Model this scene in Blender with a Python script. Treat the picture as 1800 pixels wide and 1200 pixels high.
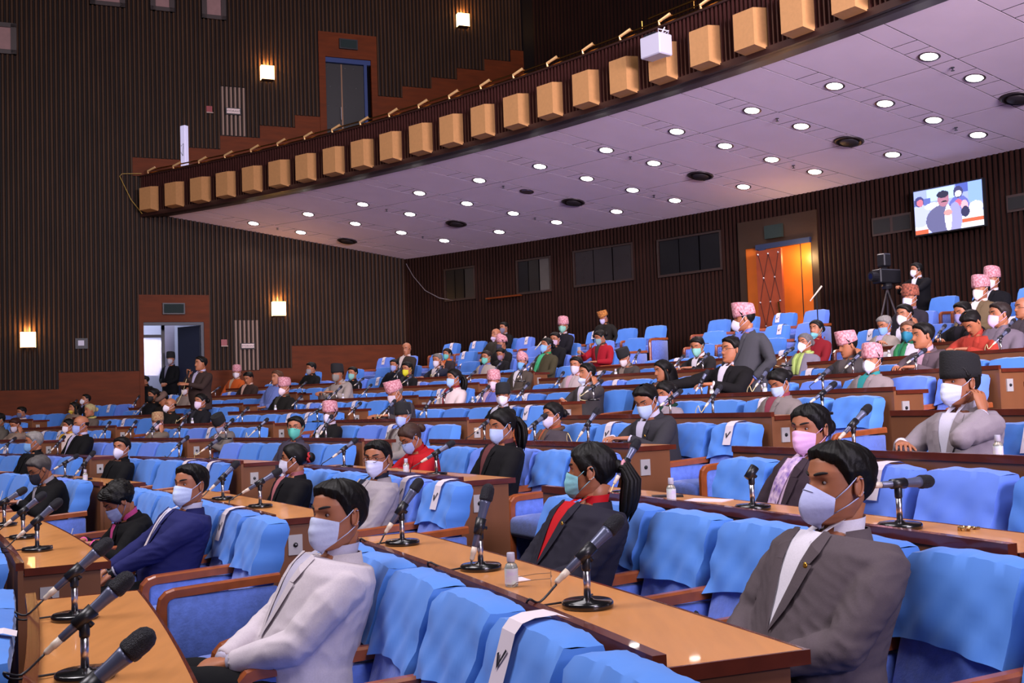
import bpy, bmesh, math, random
import numpy as np
from mathutils import Matrix, Vector
from mathutils.bvhtree import BVHTree
random.seed(7)
S = bpy.context.scene
for o in list(bpy.data.objects): bpy.data.objects.remove(o)
C = S.collection
# ------------------------------------------------------------------ hall layout (measured)
Z0 = 1.47                                   # camera stands this high above the lowest tier
CX, CY = -26.9627, -7.8056                  # centre of the seating arcs
R1, PITCH = 29.127, 1.3027                  # radius of desk row one, row pitch
H = {-1:-.70,0:-.64,1:-.5638,2:-.4521,3:-.3012,4:-.1336,5:.026,6:.1817,7:.3671,8:.5489}
def rk(k): return R1+(k-1)*PITCH
def fl(k): return H[k]-.77+Z0               # floor height of tier k
BACK = {1:(40.35,.90),2:(41.25,1.17),3:(42.2,1.45)}
def pt(r,a,z): A=math.radians(a); return Vector((CX+r*math.cos(A),CY+r*math.sin(A),z))
TH = math.radians(23); WD = Vector((math.cos(TH),math.sin(TH),0)); WN = Vector((-math.sin(TH),math.cos(TH),0)); WP = Vector((-8.1,26.,0))
def wp(t,z,d=0.): return WP+WD*t+WN*d+Vector((0,0,z))   # point on side wall; z world, d behind
RB = 43.5                                   # back wall radius
def ceil_z(r): return 4.75-.19*(r-38.65)+Z0
# ------------------------------------------------------------------ camera, world, lights
pitch, roll = .0563078, -.0350346
fwd = Vector((0,math.cos(pitch),math.sin(pitch))); up0 = Vector((0,-math.sin(pitch),math.cos(pitch))); rt0 = Vector((1,0,0))
rt = math.cos(roll)*rt0+math.sin(roll)*up0; up = -math.sin(roll)*rt0+math.cos(roll)*up0
cam = bpy.data.cameras.new('camera'); co = bpy.data.objects.new('camera',cam); C.objects.link(co)
cam.sensor_width = 36; cam.lens = 1924.2867/1800*36; cam.clip_start=.05; cam.clip_end=200
m = Matrix((rt,up,-fwd)).transposed().to_4x4(); m.translation = Vector((0,0,Z0)); co.matrix_world = m
S.camera = co
w = bpy.data.worlds.new('world'); S.world = w; w.use_nodes = True
w.node_tree.nodes['Background'].inputs[0].default_value = (.55,.5,.75,1); w.node_tree.nodes['Background'].inputs[1].default_value = .06
S.view_settings.view_transform='Standard'; S.view_settings.look='None'; S.view_settings.exposure=0.42; S.view_settings.gamma=1; S.view_settings.use_curve_mapping=False
def area(name,loc,tgt,size,power,col,sizey=None,spread=180):
    l=bpy.data.lights.new(name,'AREA'); l.energy=power; l.color=col; l.shape='RECTANGLE'; l.size=size; l.size_y=sizey or size; l.spread=math.radians(spread)
    o=bpy.data.objects.new(name,l); C.objects.link(o); o.location=loc
    o.rotation_euler=(Vector(tgt)-Vector(loc)).to_track_quat('-Z','Y').to_euler(); return o
def point(name,loc,power,col,r=.05):
    l=bpy.data.lights.new(name,'POINT'); l.energy=power; l.color=col; l.shadow_soft_size=r
    o=bpy.data.objects.new(name,l); C.objects.link(o); o.location=loc; return o
area('hall_ceiling_light',(-5,4,Z0+9.5),(-1,9,0),5,900,(1,.93,.98))
area('hall_ceiling_light',(3.5,-1,Z0+8.5),(1.5,6,0),4,480,(1,.93,1))
area('hall_ceiling_light',(-13,7,Z0+10.5),(-6,15,0),6,470,(1,.9,.92))
area('hall_ceiling_light',(-1,12,Z0+10.5),(2,13,0),5,210,(1,.93,.98))
area('added_wash_light',(6,-4,Z0+3.2),(4,18,Z0+5.6),4,620,(.88,.76,1),2.,95)  # added wash with no known fixture, brightens the balcony underside
area('added_wash_light',(9,1,Z0+3.4),(-1,23,Z0+5.6),4,440,(1,.84,.92),2.,70)  # second added wash, aimed at the far part of the underside
# ------------------------------------------------------------------ materials
def lin(h,g=1.0):
    h=h.lstrip('#'); v=[int(h[i:i+2],16)/255 for i in (0,2,4)]
    return tuple(((c/12.92) if c<=.04045 else ((c+.055)/1.055)**2.4)*g for c in v)+(1,)
MATS={}
def mat(name,col,rough=.6,metal=0.,noise=0.,nscale=40.,bump=0.,bscale=200.,emit=None,es=0.,sheen=0.,spec=.5,trans=0.,coat=0.,col2=None,kind='noise',stretch=(1,1,1),alpha=1.):
    if name in MATS: return MATS[name]
    m=bpy.data.materials.new(name); m.use_nodes=True; nt=m.node_tree; b=nt.nodes['Principled BSDF']
    c=lin(col) if isinstance(col,str) else col
    b.inputs['Base Color'].default_value=c; b.inputs['Roughness'].default_value=rough; b.inputs['Metallic'].default_value=metal
    b.inputs['Specular IOR Level'].default_value=spec; b.inputs['Sheen Weight'].default_value=sheen; b.inputs['Transmission Weight'].default_value=trans; b.inputs['Coat Weight'].default_value=coat; b.inputs['Alpha'].default_value=alpha
    if emit: b.inputs['Emission Color'].default_value=lin(emit) if isinstance(emit,str) else emit; b.inputs['Emission Strength'].default_value=es
    if noise or col2 or bump:
        tc=nt.nodes.new('ShaderNodeTexCoord'); mp=nt.nodes.new('ShaderNodeMapping'); mp.inputs['Scale'].default_value=stretch
        nt.links.new(tc.outputs['Object'],mp.inputs[0])
    if noise or col2:
        if kind=='noise':
            n=nt.nodes.new('ShaderNodeTexNoise'); n.inputs['Scale'].default_value=nscale; n.inputs['Detail'].default_value=3; fac=n.outputs[0]
        elif kind=='voronoi':
            n=nt.nodes.new('ShaderNodeTexVoronoi'); n.inputs['Scale'].default_value=nscale; fac=n.outputs['Distance']
        else:
            n=nt.nodes.new('ShaderNodeTexWave'); n.inputs['Scale'].default_value=nscale; n.inputs['Distortion'].default_value=6; n.inputs['Detail'].default_value=2; fac=n.outputs[1]
        nt.links.new(mp.outputs[0],n.inputs['Vector'])
        r=nt.nodes.new('ShaderNodeValToRGB'); nt.links.new(fac,r.inputs[0])
        c2=lin(col2) if isinstance(col2,str) else tuple(x*(1-noise) for x in c[:3])+(1,)
        r.color_ramp.elements[0].position=.3; r.color_ramp.elements[1].position=.7
        r.color_ramp.elements[0].color=c2; r.color_ramp.elements[1].color=c
        nt.links.new(r.outputs[0],b.inputs['Base Color'])
    if bump:
        n=nt.nodes.new('ShaderNodeTexNoise'); n.inputs['Scale'].default_value=bscale; n.inputs['Detail'].default_value=2
        nt.links.new(mp.outputs[0],n.inputs['Vector'])
        bp=nt.nodes.new('ShaderNodeBump'); bp.inputs['Strength'].default_value=bump; bp.inputs['Distance'].default_value=.01
        nt.links.new(n.outputs[0],bp.inputs['Height']); nt.links.new(bp.outputs[0],b.inputs['Normal'])
    MATS[name]=m; return m
M_rib=mat('ribbed_wood','#402b1c',.6,spec=.15,noise=.35,nscale=3,stretch=(1,1,.3))
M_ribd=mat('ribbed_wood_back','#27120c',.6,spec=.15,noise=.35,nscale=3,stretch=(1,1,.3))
M_wall=mat('dark_wall_backing','#120c0d',.6,spec=.15)
M_wain=mat('orange_wood_wainscot','#5e280a',.6,spec=.15,noise=.3,nscale=2,stretch=(1,1,6))
M_desk=mat('desk_top_wood','#d08c50',.34,noise=.14,nscale=3,stretch=(8,1,1),coat=.25)
M_panel=mat('desk_panel_wood','#7c4d30',.38,noise=.22,nscale=4,stretch=(1,1,.15))
M_mah=mat('mahogany_trim','#5e2618',.25,noise=.25,nscale=12,coat=.4)
M_arm=mat('armrest_wood','#9c5028',.3,noise=.3,nscale=14,coat=.4)
M_velvet=mat('blue_velvet','#5674cf',.85,noise=.25,nscale=30,sheen=.5,bump=.15,bscale=90)
M_cov=[mat('cover_cloth_blue','#4784dc',.7,noise=.06,nscale=6,sheen=.2),mat('cover_cloth_periwinkle','#5a80e2',.7,noise=.06,nscale=6,sheen=.2),mat('cover_cloth_deep_blue','#3d78d0',.7,noise=.06,nscale=6,sheen=.2)]
M_paper=mat('white_paper','#dccfd8',.6); M_ink=mat('black_ink','#18181f',.5)
M_floor=mat('carpet_floor','#241a22',.95,noise=.3,nscale=60)
M_black=mat('black_plastic','#1b1b20',.35); M_mic=mat('microphone_body','#565b74',.32,metal=.3); M_grille=mat('microphone_grille','#26262e',.5,metal=.4,bump=.8,bscale=500)
M_chrome=mat('chrome','#d8d4dc',.28,metal=1); M_base=mat('black_enamel_base','#141416',.2,coat=.5)
M_cable=mat('black_cable','#202026',.45); M_cablec=mat('cream_cable','#cfc08c',.5); M_conn=mat('cream_connector','#cdbfae',.4)
M_ceil=mat('ceiling_panel','#ecd9ec',.8,noise=.05,nscale=2); M_gap=mat('ceiling_joint','#201a20',.9)
M_brassb=mat('polished_brass','#ffd090',.3,metal=.6,emit=(1,.75,.4,1),es=.0)
M_brass=mat('brass','#d8a050',.18,metal=1); M_tan=mat('tan_board','#b08050',.6,noise=.1,nscale=20); M_slat=mat('balcony_slat','#371a17',.35,noise=.25,nscale=8)
M_dark=mat('dark_void','#07070b',.8); M_white=mat('white_paint','#b4b2c4',.5); M_skirt=mat('dark_frame','#0f0f18',.5)
SKIN={}
def skin(tone=1.0,col='#a86a4a'):
    k='skin_%s_%.2f'%(col.strip('#'),tone)
    if k not in SKIN:
        m=mat(k,tuple(x*tone for x in lin(col)[:3])+(1,),.5,noise=.12,nscale=18)
        m.node_tree.nodes['Principled BSDF'].inputs['Subsurface Weight'].default_value=.08
        SKIN[k]=m
    return SKIN[k]
def cloth(col,rough=.85):
    c=lin(col); g=.45 if max(c[:3])<.03 else (.7 if max(c[:3])<.1 else .9)
    return mat('cloth_%s_%.2f'%(col.strip('#'),rough),tuple(x*g for x in c[:3])+(1,),rough,noise=.08,nscale=160,sheen=.0,bump=.10,bscale=400,spec=.2)
# ------------------------------------------------------------------ mesh helpers
def ob(name,mesh,parent=None,loc=None,rot=None):
    o=bpy.data.objects.new(name,mesh); C.objects.link(o)
    if parent is not None: o.parent=parent
    if loc is not None: o.location=loc
    if rot is not None: o.rotation_euler=rot
    return o
def empty(name,loc=(0,0,0),rz=0.):
    o=bpy.data.objects.new(name,None); o.empty_display_size=.1; C.objects.link(o); o.location=loc; o.rotation_euler=(0,0,rz); return o
def tag(o,label,cat,group=None):
    o['label']=label; o['category']=cat
    if group: o['group']=group
    return o
def struct(o): o['kind']='structure'; return o
class MB:
    def __init__(s): s.v=[]; s.f=[]; s.m=[]
    def add(s,V,F,mi=0):
        n=len(s.v); s.v+= [tuple(map(float,p)) for p in V]; s.f+=[tuple(i+n for i in f) for f in F]; s.m+=[mi]*len(F); return s
    def box(s,lo,hi,mi=0,M=None):
        x0,y0,z0=lo; x1,y1,z1=hi
        V=[Vector(p) for p in ((x0,y0,z0),(x1,y0,z0),(x1,y1,z0),(x0,y1,z0),(x0,y0,z1),(x1,y0,z1),(x1,y1,z1),(x0,y1,z1))]
        if M is not None: V=[M@p for p in V]
        return s.add(V,[(0,3,2,1),(4,5,6,7),(0,1,5,4),(1,2,6,5),(2,3,7,6),(3,0,4,7)],mi)
    def hexa(s,P,mi=0): return s.add(P,[(0,3,2,1),(4,5,6,7),(0,1,5,4),(1,2,6,5),(2,3,7,6),(3,0,4,7)],mi)
    def loft(s,rings,mi=0,cap=True,closed=True):
        n=len(rings[0]); V=[p for r in rings for p in r]; F=[]
        for i in range(len(rings)-1):
            for j in range(n if closed else n-1):
                a=i*n+j; b=i*n+(j+1)%n; F.append((a,b,b+n,a+n))
        if cap and closed: F.append(tuple(reversed(range(n)))); F.append(tuple((len(rings)-1)*n+j for j in range(n)))
        return s.add(V,F,mi)
    def tube(s,path,rad,n=8,mi=0,cap=True,flat=None):
        P=[Vector(p) for p in path]; rings=[]; ref=None
        for i,p in enumerate(P):
            d=(P[min(i+1,len(P)-1)]-P[max(i-1,0)]).normalized()
            if ref is None: ref=Vector((0,0,1)) if abs(d.z)<.9 else Vector((1,0,0))
            x=d.cross(ref).normalized(); y=x.cross(d).normalized(); ref=y
            r=rad[i] if isinstance(rad,list) else rad
            rx,ry=(r if hasattr(r,'__len__') else (r,r))
            rings.append([p+x*math.cos(2*math.pi*k/n)*rx+y*math.sin(2*math.pi*k/n)*ry for k in range(n)])
        return s.loft(rings,mi,cap)
    def lathe(s,prof,n=16,mi=0,c=(0,0,0)):
        c=Vector(c); rings=[[c+Vector((r*math.cos(2*math.pi*k/n),r*math.sin(2*math.pi*k/n),z)) for k in range(n)] for r,z in prof]
        return s.loft(rings,mi,True)
    def ell(s,c,r,n=12,k=8,mi=0,M=None):
        rings=[]
        for i in range(k+1):
            t=-math.pi/2+math.pi*i/k; cr=max(math.cos(t),.02)
            rings.append([Vector((r[0]*cr*math.cos(2*math.pi*j/n),r[1]*cr*math.sin(2*math.pi*j/n),r[2]*math.sin(t))) for j in range(n)])
        if M is not None: rings=[[M@p for p in q] for q in rings]
        rings=[[p+Vector(c) for p in q] for q in rings]
        return s.loft(rings,mi,True)
    def grid(s,G,mi=0):
        r=len(G); n=len(G[0]); return s.add([p for q in G for p in q],[(i*n+j,i*n+j+1,(i+1)*n+j+1,(i+1)*n+j) for i in range(r-1) for j in range(n-1)],mi)
    def mesh(s,name,mats,smooth=False,auto=None):
        me=bpy.data.meshes.new(name); me.from_pydata(s.v,[],s.f); 
        for m_ in mats: me.materials.append(m_)
        if len(mats)>1: me.polygons.foreach_set('material_index',s.m)
        me.validate()
        bm=bmesh.new(); bm.from_mesh(me); bmesh.ops.recalc_face_normals(bm,faces=bm.faces); bm.to_mesh(me); bm.free()
        if smooth: me.polygons.foreach_set('use_smooth',[True]*len(me.polygons))
        return me
    def build(s,name,mats,parent=None,smooth=False,loc=None):
        if not isinstance(mats,(list,tuple)): mats=[mats]
        return ob(name,s.mesh(name,mats,smooth),parent,loc)
def rbox(lo,hi,bev=.015,seg=2,fn=None,cuts=0):
    """bevelled box mesh data (verts,faces)"""
    bm=bmesh.new(); bmesh.ops.create_cube(bm,size=1)
    for v in bm.verts: v.co=Vector([(lo[i]+hi[i])/2+v.co[i]*(hi[i]-lo[i]) for i in range(3)])
    bmesh.ops.bevel(bm,geom=list(bm.edges),offset=bev,segments=seg,affect='EDGES',profile=.6)
    if cuts: bmesh.ops.subdivide_edges(bm,edges=[e for e in bm.edges if e.calc_length()>.1],cuts=cuts,use_grid_fill=True)
    V=[tuple(fn(v.co)) if fn else tuple(v.co) for v in bm.verts]; bm.verts.index_update(); F=[tuple(v.index for v in f.verts) for f in bm.faces]; bm.free(); return V,F
def bent(z0,d,lean): pass
def arc_box(mb,r0,r1,a0,a1,z0,z1,n,mi=0):
    A=[a0+(a1-a0)*i/n for i in range(n+1)]
    rings=[[pt(r0,a,z0),pt(r1,a,z0),pt(r1,a,z1),pt(r0,a,z1)] for a in A]
    return mb.loft(rings,mi,True)
def remesh(mb,voxel,smooth=3):
    me=mb.mesh('tmp',[]); o=bpy.data.objects.new('tmp',me); C.objects.link(o)
    r=o.modifiers.new('r','REMESH'); r.mode='VOXEL'; r.voxel_size=voxel; r.adaptivity=0
    if smooth: s_=o.modifiers.new('s','SMOOTH'); s_.factor=.5; s_.iterations=smooth
    dg=bpy.context.evaluated_depsgraph_get(); ev=o.evaluated_get(dg); e=ev.to_mesh()
    n=len(e.vertices); V=np.empty(n*3,np.float32); e.vertices.foreach_get('co',V); V=V.reshape(-1,3)
    F=[tuple(p.vertices) for p in e.polygons]; ev.to_mesh_clear()
    bpy.data.objects.remove(o); bpy.data.meshes.remove(me); return V.astype(float),F
ORD=['','first','second','third','fourth','fifth','sixth','seventh','eighth','ninth','tenth','eleventh','twelfth']
BLK={'R':'nearest','M':'second','L':'third','K':'fourth','J':'fifth','I':'sixth'}
SEC={'R':(20.6,27.0),'M':(29.0,34.4),'L':(36.8,42.2),'K':(44.4,49.8),'J':(52.0,57.5),'I':(59.6,65.0)}
def proj(P):
    q=Vector(P)-Vector((0,0,Z0)); d=q.dot(fwd); 
    return (900+1924.29*q.dot(rt)/d,600-1924.29*q.dot(up)/d,d) if d>.05 else (-9999,0,d)
def beyond(P,mg=.7): return (Vector(P)-WP).dot(WN)>-mg
# ------------------------------------------------------------------ room shell
mb=MB()
A0,A1=6,70
for k in range(-1,9):
    r0=rk(k) if k>-1 else 20.; r1=rk(k+1) if k<8 else 39.55
    arc_box(mb,r0,r1+.02,A0,A1,fl(k)-.25,fl(k),40)
for j,(a,b,z) in {1:(39.55,40.5,.90-.86),2:(40.5,41.4,1.17-.86),3:(41.4,43.6,1.45-.86)}.items():
    arc_box(mb,a,b,A0,A1,z+Z0-.4,z+Z0,40)
struct(mb.build('floor',M_floor))
# side wall (left): backing with door openings, ribs, wainscot
def wq(mb,t0,t1,z0,z1,d0=0.,d1=.12,mi=0):
    mb.hexa([wp(t0,z0,d0),wp(t1,z0,d0),wp(t1,z0,d1),wp(t0,z0,d1),wp(t0,z1,d0),wp(t1,z1,d0),wp(t1,z1,d1),wp(t0,z1,d1)],mi); return mb
TOP=13.5+Z0; BOT=-.2
mb=MB()
wq(mb,-9,-.63,BOT,TOP); wq(mb,.75,3.88,BOT,TOP); wq(mb,5.08,13,BOT,TOP)
wq(mb,-.63,.75,2.21+Z0,TOP); wq(mb,-.63,.75,BOT,-.22+Z0); wq(mb,3.88,5.08,BOT,6.95+Z0); wq(mb,3.88,5.08,9.0+Z0,TOP)
lw=struct(mb.build('wall_left',M_wall))
wl=[(-9,-3.71,.35),(-3.71,-2.49,.69),(-2.49,-.73,1.07),(.88,1.42,1.05),(2.06,2.85,1.07),(2.85,7.3,1.62)]
def wl_top(t):
    for a,b,z in wl:
        if a<=t<b: return z+Z0
    if 1.42<=t<2.06: return 1.03+Z0
    return None
wu=[(-.82,.32,6.14),(.32,1.22,6.45),(1.22,2.19,6.79),(2.19,3.07,7.11),(3.07,3.71,7.43),(5.24,5.91,8.09),(5.91,6.71,8.40),(6.71,7.46,8.71),(7.46,8.24,9.02),(8.24,9.04,9.34),(9.04,9.82,9.67),(9.82,11.2,10.0)]
def wu_top(t):
    for a,b,z in wu:
        if a<=t<b: return z+Z0
    return None
ribs=MB(); stripe=MB()
def rib(mb,t,z0,z1,w=.068,d=.05):
    mb.add([wp(t-w/2,z0),wp(t-w*.28,z0,-d),wp(t+w*.28,z0,-d),wp(t+w/2,z0),wp(t-w/2,z1),wp(t-w*.28,z1,-d),wp(t+w*.28,z1,-d),wp(t+w/2,z1)],[(0,1,5,4),(1,2,6,5),(2,3,7,6),(0,3,2,1),(4,5,6,7)])
    return mb
t=-8.9
while t<11.1:
    low=wl_top(t)
    if t<-.82:
        if low: rib(ribs,t,low,TOP)
    else:
        rr=math.hypot((WP+WD*t).x-CX,(WP+WD*t).y-CY); cz=ceil_z(min(max(rr,38.65),43.5))
        if t<7.3:
            z0=low if low else 2.86+Z0
            if 1.42<t<2.06: rib(stripe,t,1.03+Z0,2.25+Z0); rib(ribs,t,2.26+Z0,cz)
            else: rib(ribs,t,z0,cz if t>-.45 else 5.68+Z0)
        z0=wu_top(t); z0=z0 if z0 else 9.64+Z0
        if 1.22<t<1.86: rib(stripe,t,6.8+Z0,8.01+Z0); rib(ribs,t,8.03+Z0,TOP)
        else: rib(ribs,t,z0,TOP)
    t+=.102
o=ribs.build('rib',M_rib,lw); o['kind']='stuff'
o=stripe.build('painted_rib',mat('painted_rib','#7a6254',.6),lw); o['kind']='stuff'; o['label']='ribs painted pale on the hydrant cupboard'
for a,b,z in wl: wq(MB(),a,b,BOT,z+Z0-.01,-.035,0).build('wainscot_panel',M_wain,lw)
wq(MB(),1.42,2.06,BOT,1.02+Z0,-.035,0).build('wainscot_panel',M_wain,lw)
for a,b,z in wu: wq(MB(),a,b,(5.69 if a<-.5 else 5.2)+Z0,z+Z0-.01,-.035,0).build('wainscot_panel',M_wain,lw)
# lower side door: frame, opening, lobby
d1=struct(empty('door_1',wp(0,0)))
def W(mb,name,m,par): 
    o=mb.build(name,m,None); o.parent=par; o.matrix_parent_inverse=Matrix.Translation(-Vector(par.location)); return o
f=MB(); wq(f,-.73,.88,2.21+Z0,2.86+Z0,-.06,.12); wq(f,-.73,-.63,-.2+Z0,2.21+Z0,-.06,.12); wq(f,.75,.88,-.2+Z0,2.21+Z0,-.06,.12); W(f,'door_frame',M_wain,d1)
f=MB(); wq(f,-.63,.75,2.14+Z0,2.21+Z0,-.02,.1); wq(f,.68,.75,-.2+Z0,2.14+Z0,-.02,.1); W(f,'door_lining',mat('blue_black_paint','#1a2334',.5),d1)
f=MB(); f.hexa([wp(.70,-.2+Z0,.12),wp(.66,-.2+Z0,.12),wp(.22,-.2+Z0,.72),wp(.26,-.2+Z0,.75),wp(.70,2.14+Z0,.12),wp(.66,2.14+Z0,.12),wp(.22,2.14+Z0,.72),wp(.26,2.14+Z0,.75)]); W(f,'door_leaf',mat('navy_padding','#141a30',.6),d1)
# dark green exit boxes over doors
def sign_box(name,t0,t1,z0,z1,lab):
    b=MB(); wq(b,t0,t1,z0,z1,-.13,-.06); o=b.build(name,M_skirt); b=MB(); wq(b,t0+.03,t1-.03,z0+.03,z1-.03,-.136,-.13); b.build('sign_face',mat('dim_green_glass','#222c2c',.7,spec=.1),o); tag(o,lab,'sign'); return o
sign_box('exit_box',-.2,.31,2.39+Z0,2.66+Z0,'unlit grey green sign box above the open lower side door')
lob=MB(); wq(lob,-3,2.6,-.3+Z0,3.2+Z0,3.6,3.7); struct(lob.build('wall_lobby',M_white))
lob=MB(); wq(lob,-3,2.6,-.25+Z0,-.22+Z0,.12,3.6); struct(lob.build('floor_lobby',mat('lobby_floor','#b9b6c8',.4)))
lob=MB(); wq(lob,-3,2.6,3.1+Z0,3.2+Z0,.12,3.6); wq(lob,2.6,2.7,-.3+Z0,3.2+Z0,.12,3.7); wq(lob,-3.1,-3,-.3+Z0,3.2+Z0,.12,3.7); struct(lob.build('ceiling_lobby',M_white))
lob=MB(); wq(lob,.02,.30,-.22+Z0,3.1+Z0,2.2,2.5); struct(lob.build('trim_1',mat('lobby_column','#9a90a2',.7)))
gl=tag(empty('glazed_screen',wp(-.4,0,1.2)),'black framed glass screen with transom in the lobby behind the door','screen')
f=MB(); wq(f,-.12,-.04,-.22+Z0,2.6+Z0,1.2,1.26); wq(f,-.95,-.12,1.93+Z0,2.0+Z0,1.2,1.26); wq(f,-.95,-.88,-.22+Z0,2.6+Z0,1.2,1.26); W(f,'frame',M_skirt,gl)
f=MB(); wq(f,-.88,-.12,-.2+Z0,1.93+Z0,1.225,1.235); wq(f,-.88,-.12,2.0+Z0,2.6+Z0,1.225,1.235); W(f,'pane',mat('clear_glass','#ffffff',.02,trans=1.,alpha=.15),gl)
f=MB(); wq(f,-1.5,-.35,.55+Z0,1.9+Z0,3.54,3.6); pc=tag(f.build('picture',mat('abstract_print','#5a86c8',.5,col2='#eceef6',nscale=5,noise=.1)),'large abstract blue and white picture on the lobby wall','picture')
area('lobby_light',wp(-.4,3.0+Z0,2.2),wp(-.4,0,2.4),1.6,60,(.72,.80,1))
# upper side door
d2=struct(empty('door_2',wp(4.5,0)))
f=MB(); wq(f,3.71,5.24,9.0+Z0,9.64+Z0,-.06,.12); wq(f,3.71,3.88,5.8+Z0,9.0+Z0,-.06,.12); wq(f,5.08,5.24,5.8+Z0,9.0+Z0,-.06,.12); W(f,'door_frame',M_wain,d2)
f=MB(); wq(f,3.88,5.08,8.88+Z0,9.0+Z0,.0,.1); wq(f,4.9,4.98,6.9+Z0,8.88+Z0,.0,.1); W(f,'door_lining',mat('blue_paint','#1c3060',.4),d2)
for a,b in ((3.88,4.30),(4.335,4.9)):
    f=MB(); wq(f,a,b,6.9+Z0,8.86+Z0,.06,.11); lf=W(f,'door_leaf',mat('dark_padding','#0b090c',.55),d2)
    st=MB()
    for i in range(4):
        for j in range(2): st.ell(wp(a+.08+.22*j+(.06 if i%2 else 0),8.76+Z0-.5*i,.055),(.012,.012,.012),6,4)
    s_=st.build('stud',M_chrome,lf)
f=MB(); wq(f,4.30,4.335,6.9+Z0,8.86+Z0,.055,.1); W(f,'bright_gap_line',mat('bright_gap_metal','#b08a70',.3,metal=.9),d2)  # brightness of the gap between the leaves, put in as a pale strip
f=MB(); f.tube([wp(4.27,7.7+Z0,.04),wp(4.27,7.72+Z0,-.0),wp(4.27,7.4+Z0,-.0),wp(4.27,7.38+Z0,.04)],.012,6); W(f,'handle',M_chrome,d2)
sign_box('exit_box',4.24,4.72,9.22+Z0,9.48+Z0,'unlit grey sign box above the closed upper balcony door')
# high wall vents / lit booth windows top left
for i,(a,b,z0,z1) in enumerate([(-3.95,-3.3,8.36,9.08),(-1.72,-.93,9.72,10.6),(-.36,.2,9.73,10.7),(.84,1.42,9.66,10.7)]):
    wn=struct(empty('window_%d'%(i+1),wp(a,0)))
    f=MB(); z0+=Z0; z1+=Z0
    wq(f,a,b,z0,z0+.1,-.1,.02); wq(f,a,b,z1-.1,z1,-.1,.02); wq(f,a,a+.12,z0,z1,-.1,.02); wq(f,b-.12,b,z0,z1,-.1,.02); W(f,'window_frame',mat('dark_window_frame','#2c1e1c',.5),wn)
    f=MB(); wq(f,a+.12,b-.12,z0+.1,z1-.1,-.058,-.045); W(f,'pane',mat('pinkish_frosted_pane','#6e4e4e',.6,noise=.2,nscale=8,emit='#8f6a6a',es=.12),wn)
# hydrant cupboard signs
def text(name,body,size,loc,R,m,par=None,ext=.001):
    cu=bpy.data.curves.new(name,'FONT'); cu.body=body; cu.size=size; cu.align_x='CENTER'; cu.align_y='CENTER'; cu.extrude=ext
    o=bpy.data.objects.new(name,cu); C.objects.link(o); dg=bpy.context.evaluated_depsgraph_get(); me=bpy.data.meshes.new_from_object(o.evaluated_get(dg)); bpy.data.objects.remove(o)
    me.materials.clear(); me.materials.append(m); o=ob(name,me,par); M_=R.to_4x4(); M_.translation=Vector(loc); o.matrix_local=M_; return o
RW=Matrix((WD,Vector((0,0,1)),-WN)).transposed()
for nm,(a,b,z0,z1) in {'lower':(1.60,1.95,1.54,1.69),'upper':(1.36,1.73,7.31,7.48)}.items():
    f=MB(); wq(f,a,b,z0+Z0,z1+Z0,-.09,-.05); o=f.build('hydrant_sign',mat('dark_sign_frame','#231a1a',.6)); tag(o,'white HYDRANT sign on pale ribbed cupboard of the %s side wall'%nm,'sign')
    f=MB(); wq(f,a+.025,b-.025,z0+.03+Z0,z1-.02+Z0,-.094,-.09); f.build('plate',mat('sign_plate','#c9b4b0',.6),o)
    text('lettering','HYDRANT',.072,wp((a+b)/2,(z0+z1)/2+Z0,-.096),RW,M_ink,o)
for nm,(a,z) in {'lower':(1.14,1.63),'upper':(.9,7.33)}.items():
    f=MB(); wq(f,a,a+.14,z+Z0,z+.15+Z0,-.1,-.05); o=f.build('fire_alarm_box',mat('alarm_red','#7a1a20',.5)); tag(o,'small red fire alarm box on the %s ribbed side wall'%nm,'alarm'); f=MB(); wq(f,a,a+.16,z-.02+Z0,z+Z0,-.11,-.05); f.build('label_strip',mat('label_strip','#a08a80',.6),o)
f=MB(); wq(f,-2.13,-1.86,1.6+Z0,1.84+Z0,-.08,-.05); o=f.build('wall_switch',M_skirt); tag(o,'square light switch with white face on the lower left ribbed wall','switch'); f=MB(); wq(f,-2.07,-1.94,1.67+Z0,1.79+Z0,-.09,-.08); f.build('rocker',M_white,o)
f=MB(); wq(f,6.3,6.45,2.9+Z0-.0,3.02+Z0,-.08,-.05); 
# sconces
Mglow=mat('lit_sconce_glass','#ffd9a0',.4,emit=(1,.62,.25,1),es=5.5)
Mglow2=mat('lit_sconce_rim','#ffc070',.4,emit=(1,.55,.2,1),es=2.0)
for i,(a,z) in enumerate([(-3.12,1.82),(2.53,2.53),(2.38,8.41),(7.63,10.3)]):
    nm=['at the far left of the lower wall','on the lower wall right of the doorway','on the upper wall left of the padded door','high on the upper wall near the top edge'][i]
    s_=tag(empty('wall_sconce',wp(a,z+Z0,-.1)),'glowing square wall lamp '+nm,'wall lamp','glass box wall lamps on the side wall')
    f=MB(); wq(f,a-.16,a+.16,z+Z0-.18,z+Z0+.16,-.24,-.225); wq(f,a-.16,a-.145,z+Z0-.18,z+Z0+.16,-.225,-.08); wq(f,a+.145,a+.16,z+Z0-.18,z+Z0+.16,-.225,-.08); W(f,'glass_shade',Mglow,s_)
    f=MB(); wq(f,a-.15,a+.15,z+Z0-.2,z+Z0-.18,-.24,-.05); W(f,'bracket',mat('bronze','#4a3020',.4,metal=.6),s_)
    point('sconce_bulb',wp(a,z+Z0+.22,-.13),22,(1,.5,.16),.03)
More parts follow.
